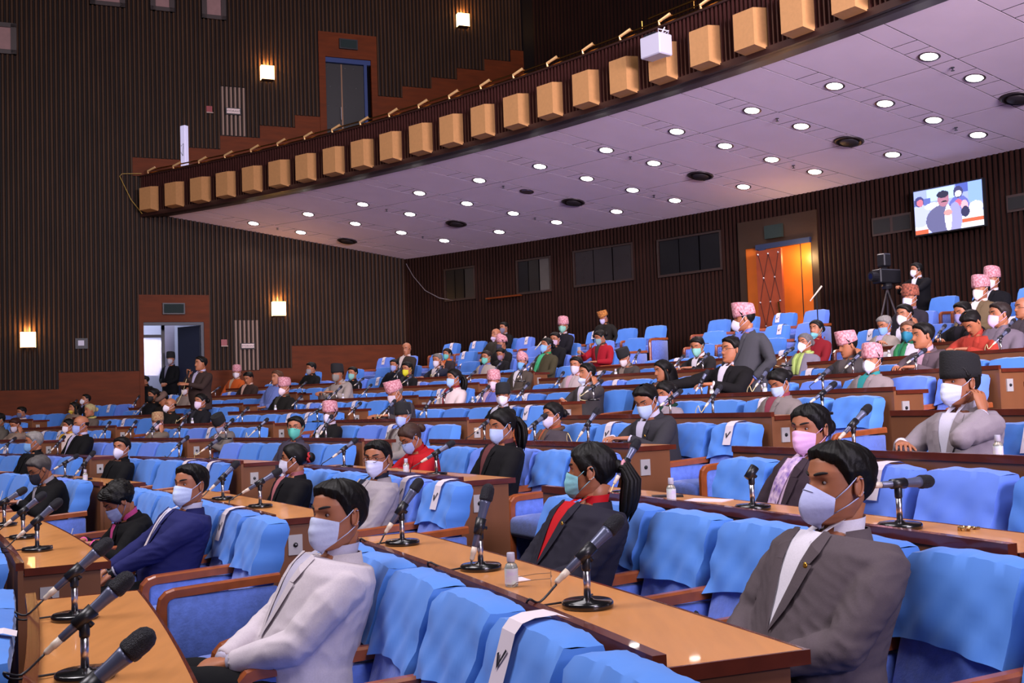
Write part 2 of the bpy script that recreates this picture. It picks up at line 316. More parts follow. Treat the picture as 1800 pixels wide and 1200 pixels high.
# ------------------------------------------------------------------ back wall
mb=MB(); arc_box(mb,RB,RB+.3,20,57.2,0,ceil_z(RB)+.1,60)
bw=struct(mb.build('wall_back',M_wall))
wins=[(53.13,54.32,2.66,3.39),(50.04,51.31,2.63,3.37),(46.95,49.07,2.65,3.40),(43.92,45.98,2.63,3.36)]
dr_=(40.96,43.3)
rb=MB()
def arib(mb,r,a,z0,z1,w=.062,d=.045):
    da=math.degrees(w/2/r); mb.add([pt(r,a-da,z0),pt(r-d,a-da*.5,z0),pt(r-d,a+da*.5,z0),pt(r,a+da,z0),pt(r,a-da,z1),pt(r-d,a-da*.5,z1),pt(r-d,a+da*.5,z1),pt(r,a+da,z1)],[(0,1,5,4),(1,2,6,5),(2,3,7,6),(0,3,2,1),(4,5,6,7)])
a=24.
while a<56.4:
    if dr_[0]<a<dr_[1]: arib(rb,RB,a,3.45+Z0,ceil_z(RB))
    else:
        z=.55+Z0; done=False
        for (w0,w1,z0,z1) in wins:
            if w0<a<w1: arib(rb,RB,a,z,z0+Z0-.06); arib(rb,RB,a,z1+Z0+.06,ceil_z(RB)); done=True
        if not done: arib(rb,RB,a,z,ceil_z(RB))
    a+=.128
o=rb.build('rib',M_ribd,bw); o['kind']='stuff'
WG=[('#08080b',.3,0),('#101014',.3,0),('#262224',.25,.0),('#0e0e12',.3,0)]
for i,(w0,w1,z0,z1) in enumerate(wins):
    wn=struct(empty('window_%d'%(i+5),pt(RB,(w0+w1)/2,z0+Z0)))
    f=MB(); 
    arc_box(f,RB-.07,RB-.01,w0,w1,z0+Z0-.05,z0+Z0,4); arc_box(f,RB-.07,RB-.01,w0,w1,z1+Z0,z1+Z0+.04,4); arc_box(f,RB-.07,RB-.01,w0-.06,w0,z0+Z0-.05,z1+Z0+.04,1); arc_box(f,RB-.07,RB-.01,w1,w1+.06,z0+Z0-.05,z1+Z0+.04,1)
    W(f,'window_frame',mat('booth_frame','#241512',.5),wn)
    n=3; 
    for j in range(n):
        f=MB(); aa=w0+(w1-w0)*j/n; bb=w0+(w1-w0)*(j+1)/n; arc_box(f,RB-.045-.01*(j%2),RB-.035-.01*(j%2),aa+.02,bb-.02,z0+Z0,z1+Z0,2); c_,ro,_=WG[i]
        c_={(1,0):'#4a4644',(0,0):'#222020',(1,1):'#1e1c1c'}.get((i,j),c_)
        W(f,'pane',mat('booth_glass_'+c_.strip('#'),c_,ro,noise=.15,nscale=4),wn)
f=MB(); arc_box(f,RB-.12,RB-.02,51.2,52.6,2.55+Z0,2.59+Z0,3); tag(f.build('wall_shelf',M_wain),'narrow wooden ledge under the booth window on the back wall','shelf')
f=MB(); f.tube([pt(RB-.06,56.0,3.7+Z0),pt(RB-.06,55.7,3.35+Z0),pt(RB-.06,55.2,2.95+Z0),pt(RB-.06,54.6,2.72+Z0),pt(RB-.06,54.0,2.62+Z0)],.012,5); tag(f.build('hanging_cable',mat('grey_cable','#6a6266',.6)),'thin grey cable drooping from ceiling corner on the back wall','cable')
# back door: frame, open padded leaf, lit corridor
d3=struct(empty('door_3',pt(RB,42.1,.6+Z0)))
f=MB(); arc_box(f,RB-.08,RB+.02,40.9,43.3,2.92+Z0,3.47+Z0,6); arc_box(f,RB-.08,RB+.02,43.1,43.3,.55+Z0,2.92+Z0,1); arc_box(f,RB-.08,RB+.02,40.9,41.08,.55+Z0,2.92+Z0,1); W(f,'door_frame',mat('brown_door_frame','#2c1808',.5,noise=.2),d3)
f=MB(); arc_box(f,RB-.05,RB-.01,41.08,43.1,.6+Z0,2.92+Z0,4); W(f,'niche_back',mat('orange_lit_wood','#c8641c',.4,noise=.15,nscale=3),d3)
f=MB(); 
for q in (41.42,41.1): arc_box(f,RB-.055,RB-.05,q,q+.025,.6+Z0,2.9+Z0,1)
W(f,'panel_joint',M_dark,d3)
f=MB(); arc_box(f,RB-.14,RB-.08,41.08,42.72,2.86+Z0,2.96+Z0,3); arc_box(f,RB-.14,RB-.08,42.45,42.62,.6+Z0,2.86+Z0,1); W(f,'door_lining',mat('dark_blue_paint','#1c2846',.5),d3)
f=MB(); arc_box(f,RB-.5,RB-.45,41.62,42.38,.62+Z0,2.78+Z0,3); lf=W(f,'door_leaf',mat('brown_leather','#8a3c22',.4,noise=.2,nscale=5),d3)
f=MB()
for (u,v) in ((.1,.05),(.5,.05),(.9,.05),(.28,.34),(.72,.34),(.1,.63),(.5,.63),(.9,.63),(.28,.92),(.72,.92)):
    f.ell(pt(RB-.51,42.38-.76*u,2.78+Z0-v*1.6),(.02,.02,.02),8,5)
s_=f.build('stud',M_chrome,lf)
f=MB()
pp=lambda u,v: pt(RB-.505,42.38-.76*u,2.78+Z0-v*1.6)
for (a_,b_) in (((.1,.05),(.28,.34)),((.5,.05),(.28,.34)),((.5,.05),(.72,.34)),((.9,.05),(.72,.34)),((.28,.34),(.5,.63)),((.72,.34),(.5,.63)),((.72,.34),(.9,.63)),((.28,.34),(.1,.63)),((.1,.63),(.28,.92)),((.5,.63),(.72,.92)),((.5,.63),(.28,.92))):
    f.tube([pp(*a_),pp(*b_)],.006,4)
s_=f.build('quilt_seam',mat('dark_leather_seam','#3a1610',.6),lf)
f=MB(); f.tube([pt(RB-.53,41.7,1.45+Z0),pt(RB-.56,41.72,1.75+Z0)],.02,6); s_=f.build('handle',M_brass,lf)
f=MB(); arc_box(f,RB-.14,RB-.08,41.89,42.42,3.05+Z0,3.31+Z0,2); o=f.build('exit_box',mat('dim_green_glass','#222c2c',.7,spec=.1)); tag(o,'unlit dark sign box above the padded back door','sign')
point('corridor_light',pt(RB-.35,41.3,2.6+Z0),22,(1,.6,.25),.08)
for (a0,a1,z0,z1,lb) in ((38.35,39.39,2.79,3.12,'dark double air grille on the back wall left of the television'),(35.0,36.05,2.82,3.1,'dark air grille at the right edge beyond the television')):
    f=MB(); arc_box(f,RB-.06,RB-.02,a0,a1,z0+Z0,z1+Z0,2); o=f.build('air_grille',mat('grille_frame','#2a1a18',.6)); tag(o,lb,'grille')
    for j in range(2):
        f=MB(); w_=(a1-a0)/2; arc_box(f,RB-.066,RB-.06,a0+w_*j+.04,a0+w_*(j+1)-.04,z0+Z0+.04,z1+Z0-.04,1); f.build('grille_opening',M_dark,o)
# television with picture
def tvp(u,v,d=0.):  # u 0..1 left->right, v 0..1 bottom->top
    L=pt(RB-.25,38.1,0); Rr=pt(RB-.25,36.44,0); z=Z0+2.66+(3.415-2.66)*v; q=L.lerp(Rr,u); nn=Vector((Rr-L)).cross(Vector((0,0,1))).normalized()
    if nn.y>0: nn=-nn
    q=q+nn*d; return Vector((q.x,q.y,z))
tv=MB(); tv.hexa([tvp(-.015,-.03,0),tvp(1.015,-.03,0),tvp(1.015,-.03,-.08),tvp(-.015,-.03,-.08),tvp(-.015,1.03,0),tvp(1.015,1.03,0),tvp(1.015,1.03,-.08),tvp(-.015,1.03,-.08)])
tvo=tag(tv.build('television',M_black),'wall mounted television showing a man speaking among seated people','television')
NX,NY=96,60; im=np.zeros((NY,NX,3)); yy,xx=np.mgrid[0:NY,0:NX]; u=(xx+.5)/NX; v=1-(yy+.5)/NY
def paint(mask,c): im[mask]=lin(c)[:3]
paint(u>=-1,'#8f9be8')
for (a,b,c_,d,col) in ((.2,.6,.72,.98,'#a9c8fb'),(0,.35,.02,.2,'#d6d4ff'),(0,.2,.0,.1,'#b8583c'),(.62,1,.12,.2,'#b8583c'),(.65,1,.0,.12,'#e6ecff'),(.55,1,.2,.34,'#eef2ff'),(.0,.25,.62,.8,'#5560a8'),(.62,1.,.8,1.,'#4a58a8'),(.8,1.,.55,1.,'#7f9cf0')): paint((u>a)&(u<b)&(v>c_)&(v<d),col)
def el(cx_,cy_,rx,ry,col): paint(((u-cx_)/rx)**2+((v-cy_)/ry)**2<1,col)
el(.08,.42,.16,.26,'#a9aee6'); el(.08,.75,.07,.12,'#3a3c70'); el(.09,.72,.05,.08,'#c86a80'); el(.66,.5,.15,.24,'#5a62b0'); el(.66,.82,.07,.13,'#3a3a66'); el(.66,.78,.05,.07,'#e8e4fa'); el(.66,.58,.05,.08,'#d05a78')
el(.28,.6,.12,.08,'#f2f2ff'); el(.9,.42,.1,.14,'#e9ecff'); el(.42,.26,.25,.34,'#5b5a82'); el(.6,.25,.1,.36,'#8e8cc0'); el(.5,.28,.05,.3,'#f4f4ff'); el(.44,.72,.085,.17,'#a06a80'); el(.435,.83,.09,.08,'#24243c'); el(.45,.66,.045,.018,'#1c1c2c'); el(.5,.4,.06,.07,'#d08a8c'); el(.74,.5,.05,.12,'#e8a0b0'); el(.75,.36,.06,.12,'#2c2c50')
G=MB(); G.grid([[tvp(i/NX,1-j/NY,.004) for i in range(NX+1)] for j in range(NY+1)])
me=G.mesh('screen',[]); 
ca=me.color_attributes.new('picture','FLOAT_COLOR','CORNER'); 
cols=np.ones((len(me.loops),4),np.float32)
for p in me.polygons:
    j,i=divmod(p.index,NX); cols[p.loop_start:p.loop_start+p.loop_total,:3]=im[j,i]
ca.data.foreach_set('color',cols.ravel())
ms=bpy.data.materials.new('screen_picture'); ms.use_nodes=True; nt=ms.node_tree; b=nt.nodes['Principled BSDF']; at=nt.nodes.new('ShaderNodeVertexColor'); at.layer_name='picture'
nt.links.new(at.outputs[0],b.inputs['Emission Color']); b.inputs['Emission Strength'].default_value=1.5; b.inputs['Base Color'].default_value=(0,0,0,1); me.materials.append(ms)
ob('screen',me,tvo)
# ------------------------------------------------------------------ balcony underside: panels, lamps
cl=struct(empty('ceiling',pt(41,45,ceil_z(41))))
def cp(r,a,dz=0.): return pt(r,a,ceil_z(r)+dz)
BANDS=[(a0,m_) for a0,m_ in [(25.2,-.08),(27.5,-.08),(29.8,-.09),(32.15,-.09),(34.5,-.09),(36.77,-.29),(39.02,-.35),(41.3,-.41),(43.66,-.49),(46.06,-.55),(48.42,-.66),(50.89,-.74),(53.36,-.81),(55.83,-.87),(58.4,-.95),(60.9,-1.0)]]
RS=[38.65,39.3,39.56,40.08,40.5,41.02,41.44,41.96,42.36,42.88,43.5]
def band(i,r): a0,m_=BANDS[i]; return a0+m_*(r-39.8)
HW=.3
def panel(r0,r1,fa0,fa1,g=.009):
    f=MB(); n=2; P=[]
    for dz in (0,.012):
        for (r,fa) in ((r0+g,fa0),(r0+g,fa1),(r1-g,fa1),(r1-g,fa0)):
            P.append(cp(r,fa(r)+(math.degrees(g/r) if fa is fa0 else -math.degrees(g/r)),dz))
    f.hexa(P); o=f.build('ceiling_panel',M_ceil); o.parent=cl; o.matrix_parent_inverse=Matrix.Translation(-Vector(cl.location)); return o
for i in range(1,len(BANDS)-1):
    lo=lambda r,i=i: band(i,r)-HW
    hi=lambda r,i=i: band(i,r)+HW
    for j in range(len(RS)-1): panel(RS[j],RS[j+1],lo,hi)
    nx=lambda r,i=i: band(i+1,r)-HW
    for (q0,q1) in ((38.65,40.1),(40.1,41.8),(41.8,43.5)): panel(q0,q1,hi,nx)
mb=MB(); G=[[cp(r,a,.0015) for a in np.arange(24,63.1,1.0)] for r in (38.6,40,41.5,43.6)]; mb.grid(G); G=[[cp(r,a,.09) for a in np.arange(24,63.1,1.0)] for r in (38.6,40,41.5,43.6)]; mb.grid(G)
o=W(mb,'ceiling_backing',M_gap,cl)
LR=[39.8,40.75,41.7,42.6]
Mlamp=mat('lamp_glow','#ffffff',.3,emit=(1,.93,.9,1),es=14.)
lm=MB(); n=20
ring=MB(); ring.lathe([(.118,-.005),(.146,-.006),(.150,-.002),(.150,.0),(.112,.0)],24)
refl=MB(); refl.loft([[Vector((r*math.cos(2*math.pi*k/20),r*math.sin(2*math.pi*k/20),z)) for k in range(20)] for r,z in ((.11,.0),(.095,.03),(.085,.03))],0,False)
disc=MB(); disc.lathe([(.104,-.012),(.115,-.006),(.115,-.001)],24)
ringm=ring.mesh('trim_ring',[mat('dark_lamp_trim','#6a5a60',.35,metal=.7)],True); discm=disc.mesh('lamp_glass',[Mlamp]); 
ventm=MB(); ventm.lathe([(.23,.0),(.25,-.006),(.20,-.03),(.19,-.01)],24); ventm=ventm.mesh('vent_ring',[mat('vent_metal','#3a3236',.4,metal=.5)],True)
ventc=MB(); ventc.lathe([(.17,-.012),(.14,-.038),(.02,-.05)],20); ventc=ventc.mesh('vent_cone',[mat('vent_dark','#2a2428',.5)],True)
nl=0
for i in range(1,15):
    for j,r in enumerate(LR):
        a=band(i,r); P=cp(r,a,-.002); x,y,d=proj(P)
        if not(-40<x<1850 and -40<y<700): continue
        tilt=Matrix.Rotation(math.radians(a),3,'Z')@Matrix.Rotation(math.atan(.19),3,'Y')
        isv=(j==2 and i%2==0)
        if (i,j) in ((14,3),): continue
        s_=empty('air_vent' if isv else 'downlight',P); s_.rotation_euler=tilt.to_euler()
        col=ORD[min(i,12)] if i<=12 else {13:'thirteenth',14:'fourteenth'}[i]
        if isv:
            tag(s_,'round dark air vent, %s lamp line from the right, under the balcony'%col,'air vent','air vents in the balcony underside'); ob('vent_ring',ventm,s_); ob('vent_cone',ventc,s_)
        else:
            off=(i,j) in ((10,1),)
            tag(s_,'round recessed %s, %s in lamp line %s from the right'%('unlit lamp' if off else 'lamp',ORD[j+1],col),'ceiling lamp','recessed lamps in the balcony underside')
            ob('trim_ring',ringm,s_)
            g=ob('lamp_glass',discm,s_)
            if off: g.material_slots[0].link='OBJECT'; g.material_slots[0].material=M_chrome
            else:
                l=bpy.data.lights.new('downlight_lamp','SPOT'); l.energy=27; l.color=(1,.86,.84); l.spot_size=math.radians(125); l.spot_blend=.6; l.shadow_soft_size=.08
                lo_=bpy.data.objects.new('downlight_bulb',l); C.objects.link(lo_); lo_.location=P-Vector((0,0,.06)); nl+=1
    for j,r in enumerate((40.28,42.15)):
        P=cp(r,band(i,r),-.0); x,y,d=proj(P)
        if (i+j)%2 or not(0<x<1800 and 0<y<470): continue
        f=MB(); f.lathe([(.03,.0),(.03,-.008),(.01,-.012),(.01,-.04),(.028,-.045),(.028,-.05)],8,0,P); tag(f.build('sprinkler',mat('sprinkler_metal','#3a3a44',.4,metal=.6)),'small ceiling sprinkler, lamp line %s from the right, %s'%({1:'one',2:'two',3:'three',4:'four',5:'five',6:'six',7:'seven',8:'eight',9:'nine',10:'ten',11:'eleven',12:'twelve',13:'thirteen',14:'fourteen'}[i],['nearer the balcony front','nearer the back wall'][j]),'sprinkler')
# ------------------------------------------------------------------ balcony front
bal=struct(empty('trim_2',pt(38.6,45,5.3+Z0)))
E_=61.35
f=MB(); arc_box(f,38.2,38.32,24,E_,4.70+Z0,5.66+Z0,60); arc_box(f,38.13,38.22,24,E_,4.70+Z0,4.80+Z0,60); arc_box(f,38.12,38.4,24,E_,5.66+Z0,5.69+Z0,60); W(f,'fascia',mat('dark_fascia','#2b1512',.4),bal)
f=MB(); A_=list(np.arange(24,E_,1.))+[E_]; f.loft([[pt(38.2,a,4.70+Z0),pt(38.68,a,4.748+Z0),pt(38.68,a,4.80+Z0),pt(38.2,a,4.76+Z0)] for a in A_]); W(f,'soffit',mat('dark_fascia','#2b1512',.4),bal)
f=MB(); a=24.
BX=[61.0-1.256*i for i in range(30)]
while a<E_:
    arib(f,38.2,a,4.80+Z0,5.66+Z0,.05,.055); a+=.118
o=W(f,'slat',M_slat,bal); o['kind']='stuff'
for i,a in enumerate(BX):
    if a<25: break
    a1=a-.55
    f=MB(); f.hexa([pt(37.9,a,4.80+Z0),pt(37.9,a1,4.80+Z0),pt(38.2,a1,4.77+Z0),pt(38.2,a,4.77+Z0),pt(37.9,a,5.32+Z0),pt(37.9,a1,5.32+Z0),pt(38.2,a1,5.37+Z0),pt(38.2,a,5.37+Z0)]); W(f,'acoustic_box',M_tan,bal)
f=MB(); A_=np.arange(24,61.2,.5)
f.tube([pt(38.2,a,5.80+Z0) for a in A_],.016,8); f.tube([pt(38.2,a,5.715+Z0) for a in A_],.028,8)
rail=tag(f.build('brass_rail',M_brass),'long curved double brass rail along the balcony edge','railing')
for i,a in enumerate(BX):
    if a<25: break
    f=MB(); f.tube([pt(38.15,a-.05,5.71+Z0),pt(38.13,a-.06,5.76+Z0),pt(38.17,a-.36,5.83+Z0)],[.020,.022,.026],8); f.build('rail_bracket',M_brassb,rail)
f=MB(); f.tube([pt(38.2,a,5.90+Z0) for a in np.arange(28,40.4,.4)],.018,8); 
for a in (40.2,38.6,36.9,35.2,33.5): f.tube([pt(38.2,a,5.78+Z0),pt(38.2,a,5.90+Z0)],.010,6)
tag(f.build('brass_rail',M_brass),'short raised brass rail above the right part of the balcony edge','railing')
f=MB(); arc_box(f,38.4,39.5,24,60.3,5.3+Z0,5.34+Z0,30); struct(f.build('floor_balcony',M_floor))
# balcony desks / papers glimpsed
for i,a in enumerate((52.6,51.6,50.6,49.4,48.3,47.2,46.2)):
    f=MB(); V,F=rbox((-.24,-.06,0),(.24,.06,.5),.04,2); f.add(V,F); o=f.build('balcony_seat',mat('pale_blue_seat','#8c96e0',.7)); o.location=pt(38.75,a,5.36+Z0); o.rotation_euler=(0,0,math.radians(a-90))
    tag(o,'pale blue seat back glimpsed between balcony rails, %s from the left'%ORD[i+1],'seat','seats behind the balcony rail')
# projector box on balcony front, white column
f=MB(); V,F=rbox((-.2,-.14,-.16),(.2,.14,.16),.015,1); f.add(V,F); o=f.build('speaker_box',M_white); o.location=pt(37.8,39.25,5.24+Z0); o.rotation_euler=(0,0,math.radians(39.5-90)); tag(o,'white box hung on the balcony front with cables','speaker')
f=MB(); f.box((-.15,-.1,.16),(.08,.1,.2)); f.build('top_slot',M_black,o); f=MB(); f.tube([(.1,0,.16),(.14,.05,.27),(.05,.1,.2),(.12,.16,.25),(.0,.2,.1)],.008,5); f.tube([(.06,0,.16),(.1,-.05,.24),(.16,.1,.22)],.008,5); f.build('cable',mat('white_cable','#c8c4d8',.5),o)
f=MB(); V,F=rbox((-.08,-.06,0),(.08,.06,1.25),.01,1); f.add(V,F); o=f.build('column_speaker',mat('glowing_white_column','#c9c4e4',.5,emit='#c9c4e4',es=.35)); o.location=pt(38.95,60.4,5.7+Z0); o.rotation_euler=(0,0,math.radians(-30)); tag(o,'tall slim white column standing behind the left end of balcony','column')  # faint glow put into the column's white material
f=MB(); f.tube([(-.04,-.07,.75),(.05,-.08,.8),(.03,-.08,.5),(-.05,-.07,.6)],.005,5); f.build('cable',M_cable,o)
f=MB(); f.tube([pt(38.1,61.2,5.72+Z0),pt(37.85,61.75,5.72+Z0),pt(37.8,61.8,5.66+Z0),pt(37.95,61.5,5.1+Z0),pt(38.1,61.2,4.76+Z0)],.008,5); tag(f.build('hanging_cable',mat('yellow_cable','#a8893c',.5)),'thin yellowish cable looping off the left end of balcony','cable')
# upper back wall and hall ceiling
mb=MB(); arc_box(mb,46.5,46.8,24,54,5.2+Z0,TOP,40); ub=struct(mb.build('wall_upper_back',M_wall))
rb=MB(); a=25.
while a<53.2: arib(rb,46.5,a,8.5+Z0,TOP,.07,.05); a+=.14
o=rb.build('rib',M_ribd,ub); o['kind']='stuff'
mb=MB(); mb.box((-45,-20,TOP),(35,60,TOP+.2)); struct(mb.build('ceiling_hall',mat('dark_hall_ceiling','#2a2226',.9)))
# ------------------------------------------------------------------ desks
SOCK=mat('socket_plate','#b8b4b4',.4,metal=.3)
def desk(k,s):
    a0,a1=SEC[s]
    if s=='R' and k>=2: a0=21.15 if k==2 else 20.0
    if s=='R' and k==0: a0,a1=19.8,25.35
    if s=='R' and k==1: a1=26.2
    if s=='M': a0,a1={0:27.35,1:28.4}.get(k,29.0),a1
    mid=pt(rk(k)+.19,(a0+a1)/2,0)
    if beyond(pt(rk(k)+.19,a1,0),.3) : return
    vis=[proj(pt(rk(k)+.2,a,H[k]+Z0)) for a in np.linspace(a0,a1,7)]
    if not any(-60<x<1880 and y<1330 and d>.9 for x,y,d in vis): return
    zt=H[k]-.03+Z0; zf=fl(k); n=max(5,int((a1-a0)/.6)); r=rk(k)
    root=empty('desk',(mid.x,mid.y,zf))
    tag(root,'curved wooden bench desk, %s row of desks from the front, %s seating block'%(ORD[k+1],BLK[s]),'desk','curved bench desks')
    f=MB(); arc_box(f,r+.015,r+.375,a0,a1,zt-.028,zt,n); W(f,'tabletop',M_desk,root)
    f=MB(); arc_box(f,r-.020,r+.015,a0,a1,zt-.006,zt+.03,n); arc_box(f,r+.375,r+.385,a0,a1,zt-.032,zt+.001,n)
    for a in (a0,a1):
        da=math.degrees(.008/r)*(1 if a==a1 else -1); arc_box(f,r+.015,r+.385,min(a,a+da),max(a,a+da),zt-.032,zt+.002,1)
    W(f,'edge_trim',M_mah,root)
    f=MB(); arc_box(f,r-.012,r+.012,a0,a1,fl(k-1) if k>-1 else zf,zt-.006,n); W(f,'front_panel',M_panel,root)
    for a,sg in ((a0,1),(a1,-1)):
        aa,ab=sorted((a+sg*math.degrees(.01/r),a+sg*math.degrees(.035/r)))
        f=MB(); arc_box(f,r+.0,r+.34,aa,ab,zf-.15,zt-.03,1); ep=W(f,'end_panel',M_panel,root)
        if a==a0 and s!='R' or (a==a0 and k<=2 and False):
            f=MB(); f.hexa([pt(r+.08,aa-.02,zt-.20),pt(r+.16,aa-.02,zt-.20),pt(r+.16,aa+.01,zt-.20),pt(r+.08,aa+.01,zt-.20),pt(r+.08,aa-.02,zt-.09),pt(r+.16,aa-.02,zt-.09),pt(r+.16,aa+.01,zt-.09),pt(r+.08,aa+.01,zt-.09)])
            p_=f.build('socket_plate',SOCK,ep); f=MB(); f.ell(pt(r+.12,aa-.025,zt-.145),(.014,.014,.014),8,6); f.build('socket',M_black,p_)
for k in range(0,9):
    for s in SEC: desk(k,s)
# ------------------------------------------------------------------ chairs
rng=random.Random(3)
def prof(u):  # shear of reclined backrest by height
    return .10+(u-.42)*.30
def cover_mesh(seed,hi=True):
    r=random.Random(seed); ph=[r.uniform(0,6.28) for _ in range(10)]
    N=26 if hi else 12; NV=9 if hi else 4
    x0=.218; ztop=.845; hem=.60+r.uniform(-.025,.02)
    loop=[]; per=[('f',i) for i in range(N)]
    # loop points: front (x -> -x .. x), right side, back, left side ; y local depth 0..d
    d=.130
    xs=np.linspace(-x0,x0,N); L=[(x,0.) for x in xs]+[(x0+.004,d*t) for t in ((.25,.5,.75) if hi else (.5,))]+[(x,d) for x in xs[::-1]]+[(-x0-.004,d*t) for t in ((.75,.5,.25) if hi else (.5,))]
    rows=[]
    for j in range(NV+1):
        v=j/NV; row=[]
        for (x,y) in L:
            hz=hem-.05*(y/d)+ .007*math.sin(x*11+ph[0])*(1-y/d)-(.022*(x/x0)**2)*(1-y/d)
            z=ztop+(hz-ztop)*v
            bl=max(0,1-v*9)   # rounded top
            yy=prof(z)-.008+y; xx=x*(1-.05*bl*bl)
            if y==0: yy+=.014*bl*bl
            if y==d: yy-=.012*bl*bl
            amp=(.0085 if hi else .006)*(.3+v)
            wv=math.sin(x*23+z*31+ph[1])*math.sin(z*17-x*9+ph[2])+.6*math.sin(x*51-z*37+ph[3])+.8*math.sin((x*.8+z*1.3)*40+ph[4])*math.exp(-((abs(x)-x0)/.07)**2)
            fl_=.010*v*(1 if y==0 else (-1 if y==d else 0))
            yy-= amp*wv*(1 if y<d/2 else -1)*.7+fl_
            if 0<y<d: xx+=amp*wv*.6*(1 if x>0 else -1)+.006*v*(1 if x>0 else -1)
            if bl: z=z+ .012*(1-abs(x/x0)**4) -.0
            row.append((xx,yy,z))
        rows.append(row)
    mb=MB(); mb.loft(rows,0,False)
    # top cap grid between front & back
    T=rows[0]; n=len(L); f_=T[:N]; side=len(((.25,.5,.75) if hi else (.5,))); b_=T[N+side:2*N+side][::-1]
    G=[]
    for t in (0,.33,.66,1.):
        G.append([(f_[i][0]*(1-t)+b_[i][0]*t, f_[i][1]*(1-t)+b_[i][1]*t, f_[i][2]*(1-t)+b_[i][2]*t+.010*math.sin(math.pi*t)*(1-abs(xs[i]/x0)**6)+.003*math.sin(xs[i]*40+t*5+ph[5])) for i in range(N)])
    mb.grid(G)
    me=mb.mesh('cover',[M_cov[0]],True)
    bm=bmesh.new(); bm.from_mesh(me); bmesh.ops.remove_doubles(bm,verts=bm.verts,dist=.003); bmesh.ops.recalc_face_normals(bm,faces=bm.faces); bm.to_mesh(me); bm.free(); me.polygons.foreach_set('use_smooth',[True]*len(me.polygons))
    me.set_sharp_from_angle(angle=math.radians(38))
    return me
COVH=[cover_mesh(i) for i in range(6)]; COVL=[cover_mesh(20+i,False) for i in range(4)]
V,F=rbox((-.208,.004,.30),(.208,.125,.835),.03,3,lambda c:Vector((c.x,c.y+prof(c.z),c.z))); mb=MB(); mb.add(V,F); BACKM=mb.mesh('backrest',[M_velvet],True)
def cus(c): 
    d=-.03*max(0,(-c.y-.2))*3; return Vector((c.x,c.y,c.z+ (.02*math.cos(c.x*6) if c.z>.4 else 0)+d))
V,F=rbox((-.235,-.32,.31),(.235,.16,.44),.04,3,cus,2); mb=MB(); mb.add(V,F); SEATM=mb.mesh('seat_cushion',[M_velvet],True)
def arm_rail():
    f=MB(); P=[(0,-.30,.02),(0,-.30,.25),(0,-.30,.50),(0,-.292,.535),(0,-.272,.556),(0,-.24,.565),(0,-.1,.572),(0,.12,.582),(0,.27,.588)]
    rings=[]
    hw=.022
    for i,p in enumerate(P):
        a=Vector(P[min(i+1,len(P)-1)])-Vector(P[max(i-1,0)]); a.normalize(); nrm=Vector((0,-a.z,a.y)) # in-plane normal
        if i<3: nrm=Vector((0,-1,0))
        th=.022
        c=Vector(p); rings.append([c+Vector((hw,0,0))+nrm*th*.6,c+Vector((hw*.6,0,0))+nrm*th,c+Vector((-hw*.6,0,0))+nrm*th,c+Vector((-hw,0,0))+nrm*th*.6,c+Vector((-hw,0,0))-nrm*th,c+Vector((hw,0,0))-nrm*th])
    f.loft(rings); return f.mesh('armrest',[M_arm],False)
ARMM=arm_rail()
V,F=rbox((-.018,-.275,.06),(.018,.26,.548),.008,1); mb=MB(); mb.add(V,F); SIDEM=mb.mesh('side_panel',[M_velvet],True)
mb=MB(); mb.box((-.2,-.1,0),(.2,.1,.04)); mb.box((-.04,-.05,.04),(.04,.05,.31)); BASEM=mb.mesh('pedestal',[M_skirt])
def tag_mesh():
    f=MB(); w=.045; P=[]
    for (y,z) in ((prof(.70)-.026,.70),(prof(.78)-.024,.78),(prof(.83)-.020,.842),(prof(.845)-.004,.866),(prof(.845)+.03,.876),(prof(.845)+.09,.878),(prof(.845)+.125,.866)):
        P.append([(-w,y,z),(w,y,z)])
    f.grid(P); return f.mesh('paper_slip',[M_paper])
TAGM=tag_mesh()
f=MB(); q=lambda x,z: (x,prof(z)-.0285,z)
f.add([q(-.028,.785),q(-.012,.748),q(-.006,.762),q(-.016,.79)],[(0,1,2,3)]); f.add([q(-.014,.748),q(.03,.80),q(.02,.803),q(-.008,.766)],[(0,1,2,3)]); CHKM=f.mesh('check_mark',[M_ink])
def chair(r,a,zf,label,grp,near,slip,end,cv,sid,raised=False,rot=0):
    o=empty('chair',pt(r,a,zf),math.radians(a-90+rot)); tag(o,label,'chair',grp)
    ob('backrest',BACKM,o); ob('seat_cushion',SEATM,o)
    c=ob('cover',(COVH[sid%6] if near else COVL[sid%4]),o)
    if cv: c.material_slots[0].link='OBJECT'; c.material_slots[0].material=M_cov[cv]
    ob('armrest',ARMM,o,(.262,0,0)); ob('side_panel',SIDEM,o,(.262,0,0))
    if end: ob('armrest',ARMM,o,(-.262,0,0)); ob('side_panel',SIDEM,o,(-.262,0,0))
    ob('pedestal',BASEM,o)
    if slip:
        t=ob('paper_slip',TAGM,o,(rng.uniform(-.12,.1),0,0)); ob('check_mark',CHKM,t)
    return o
CSEAT=[]   # (k, angle) list
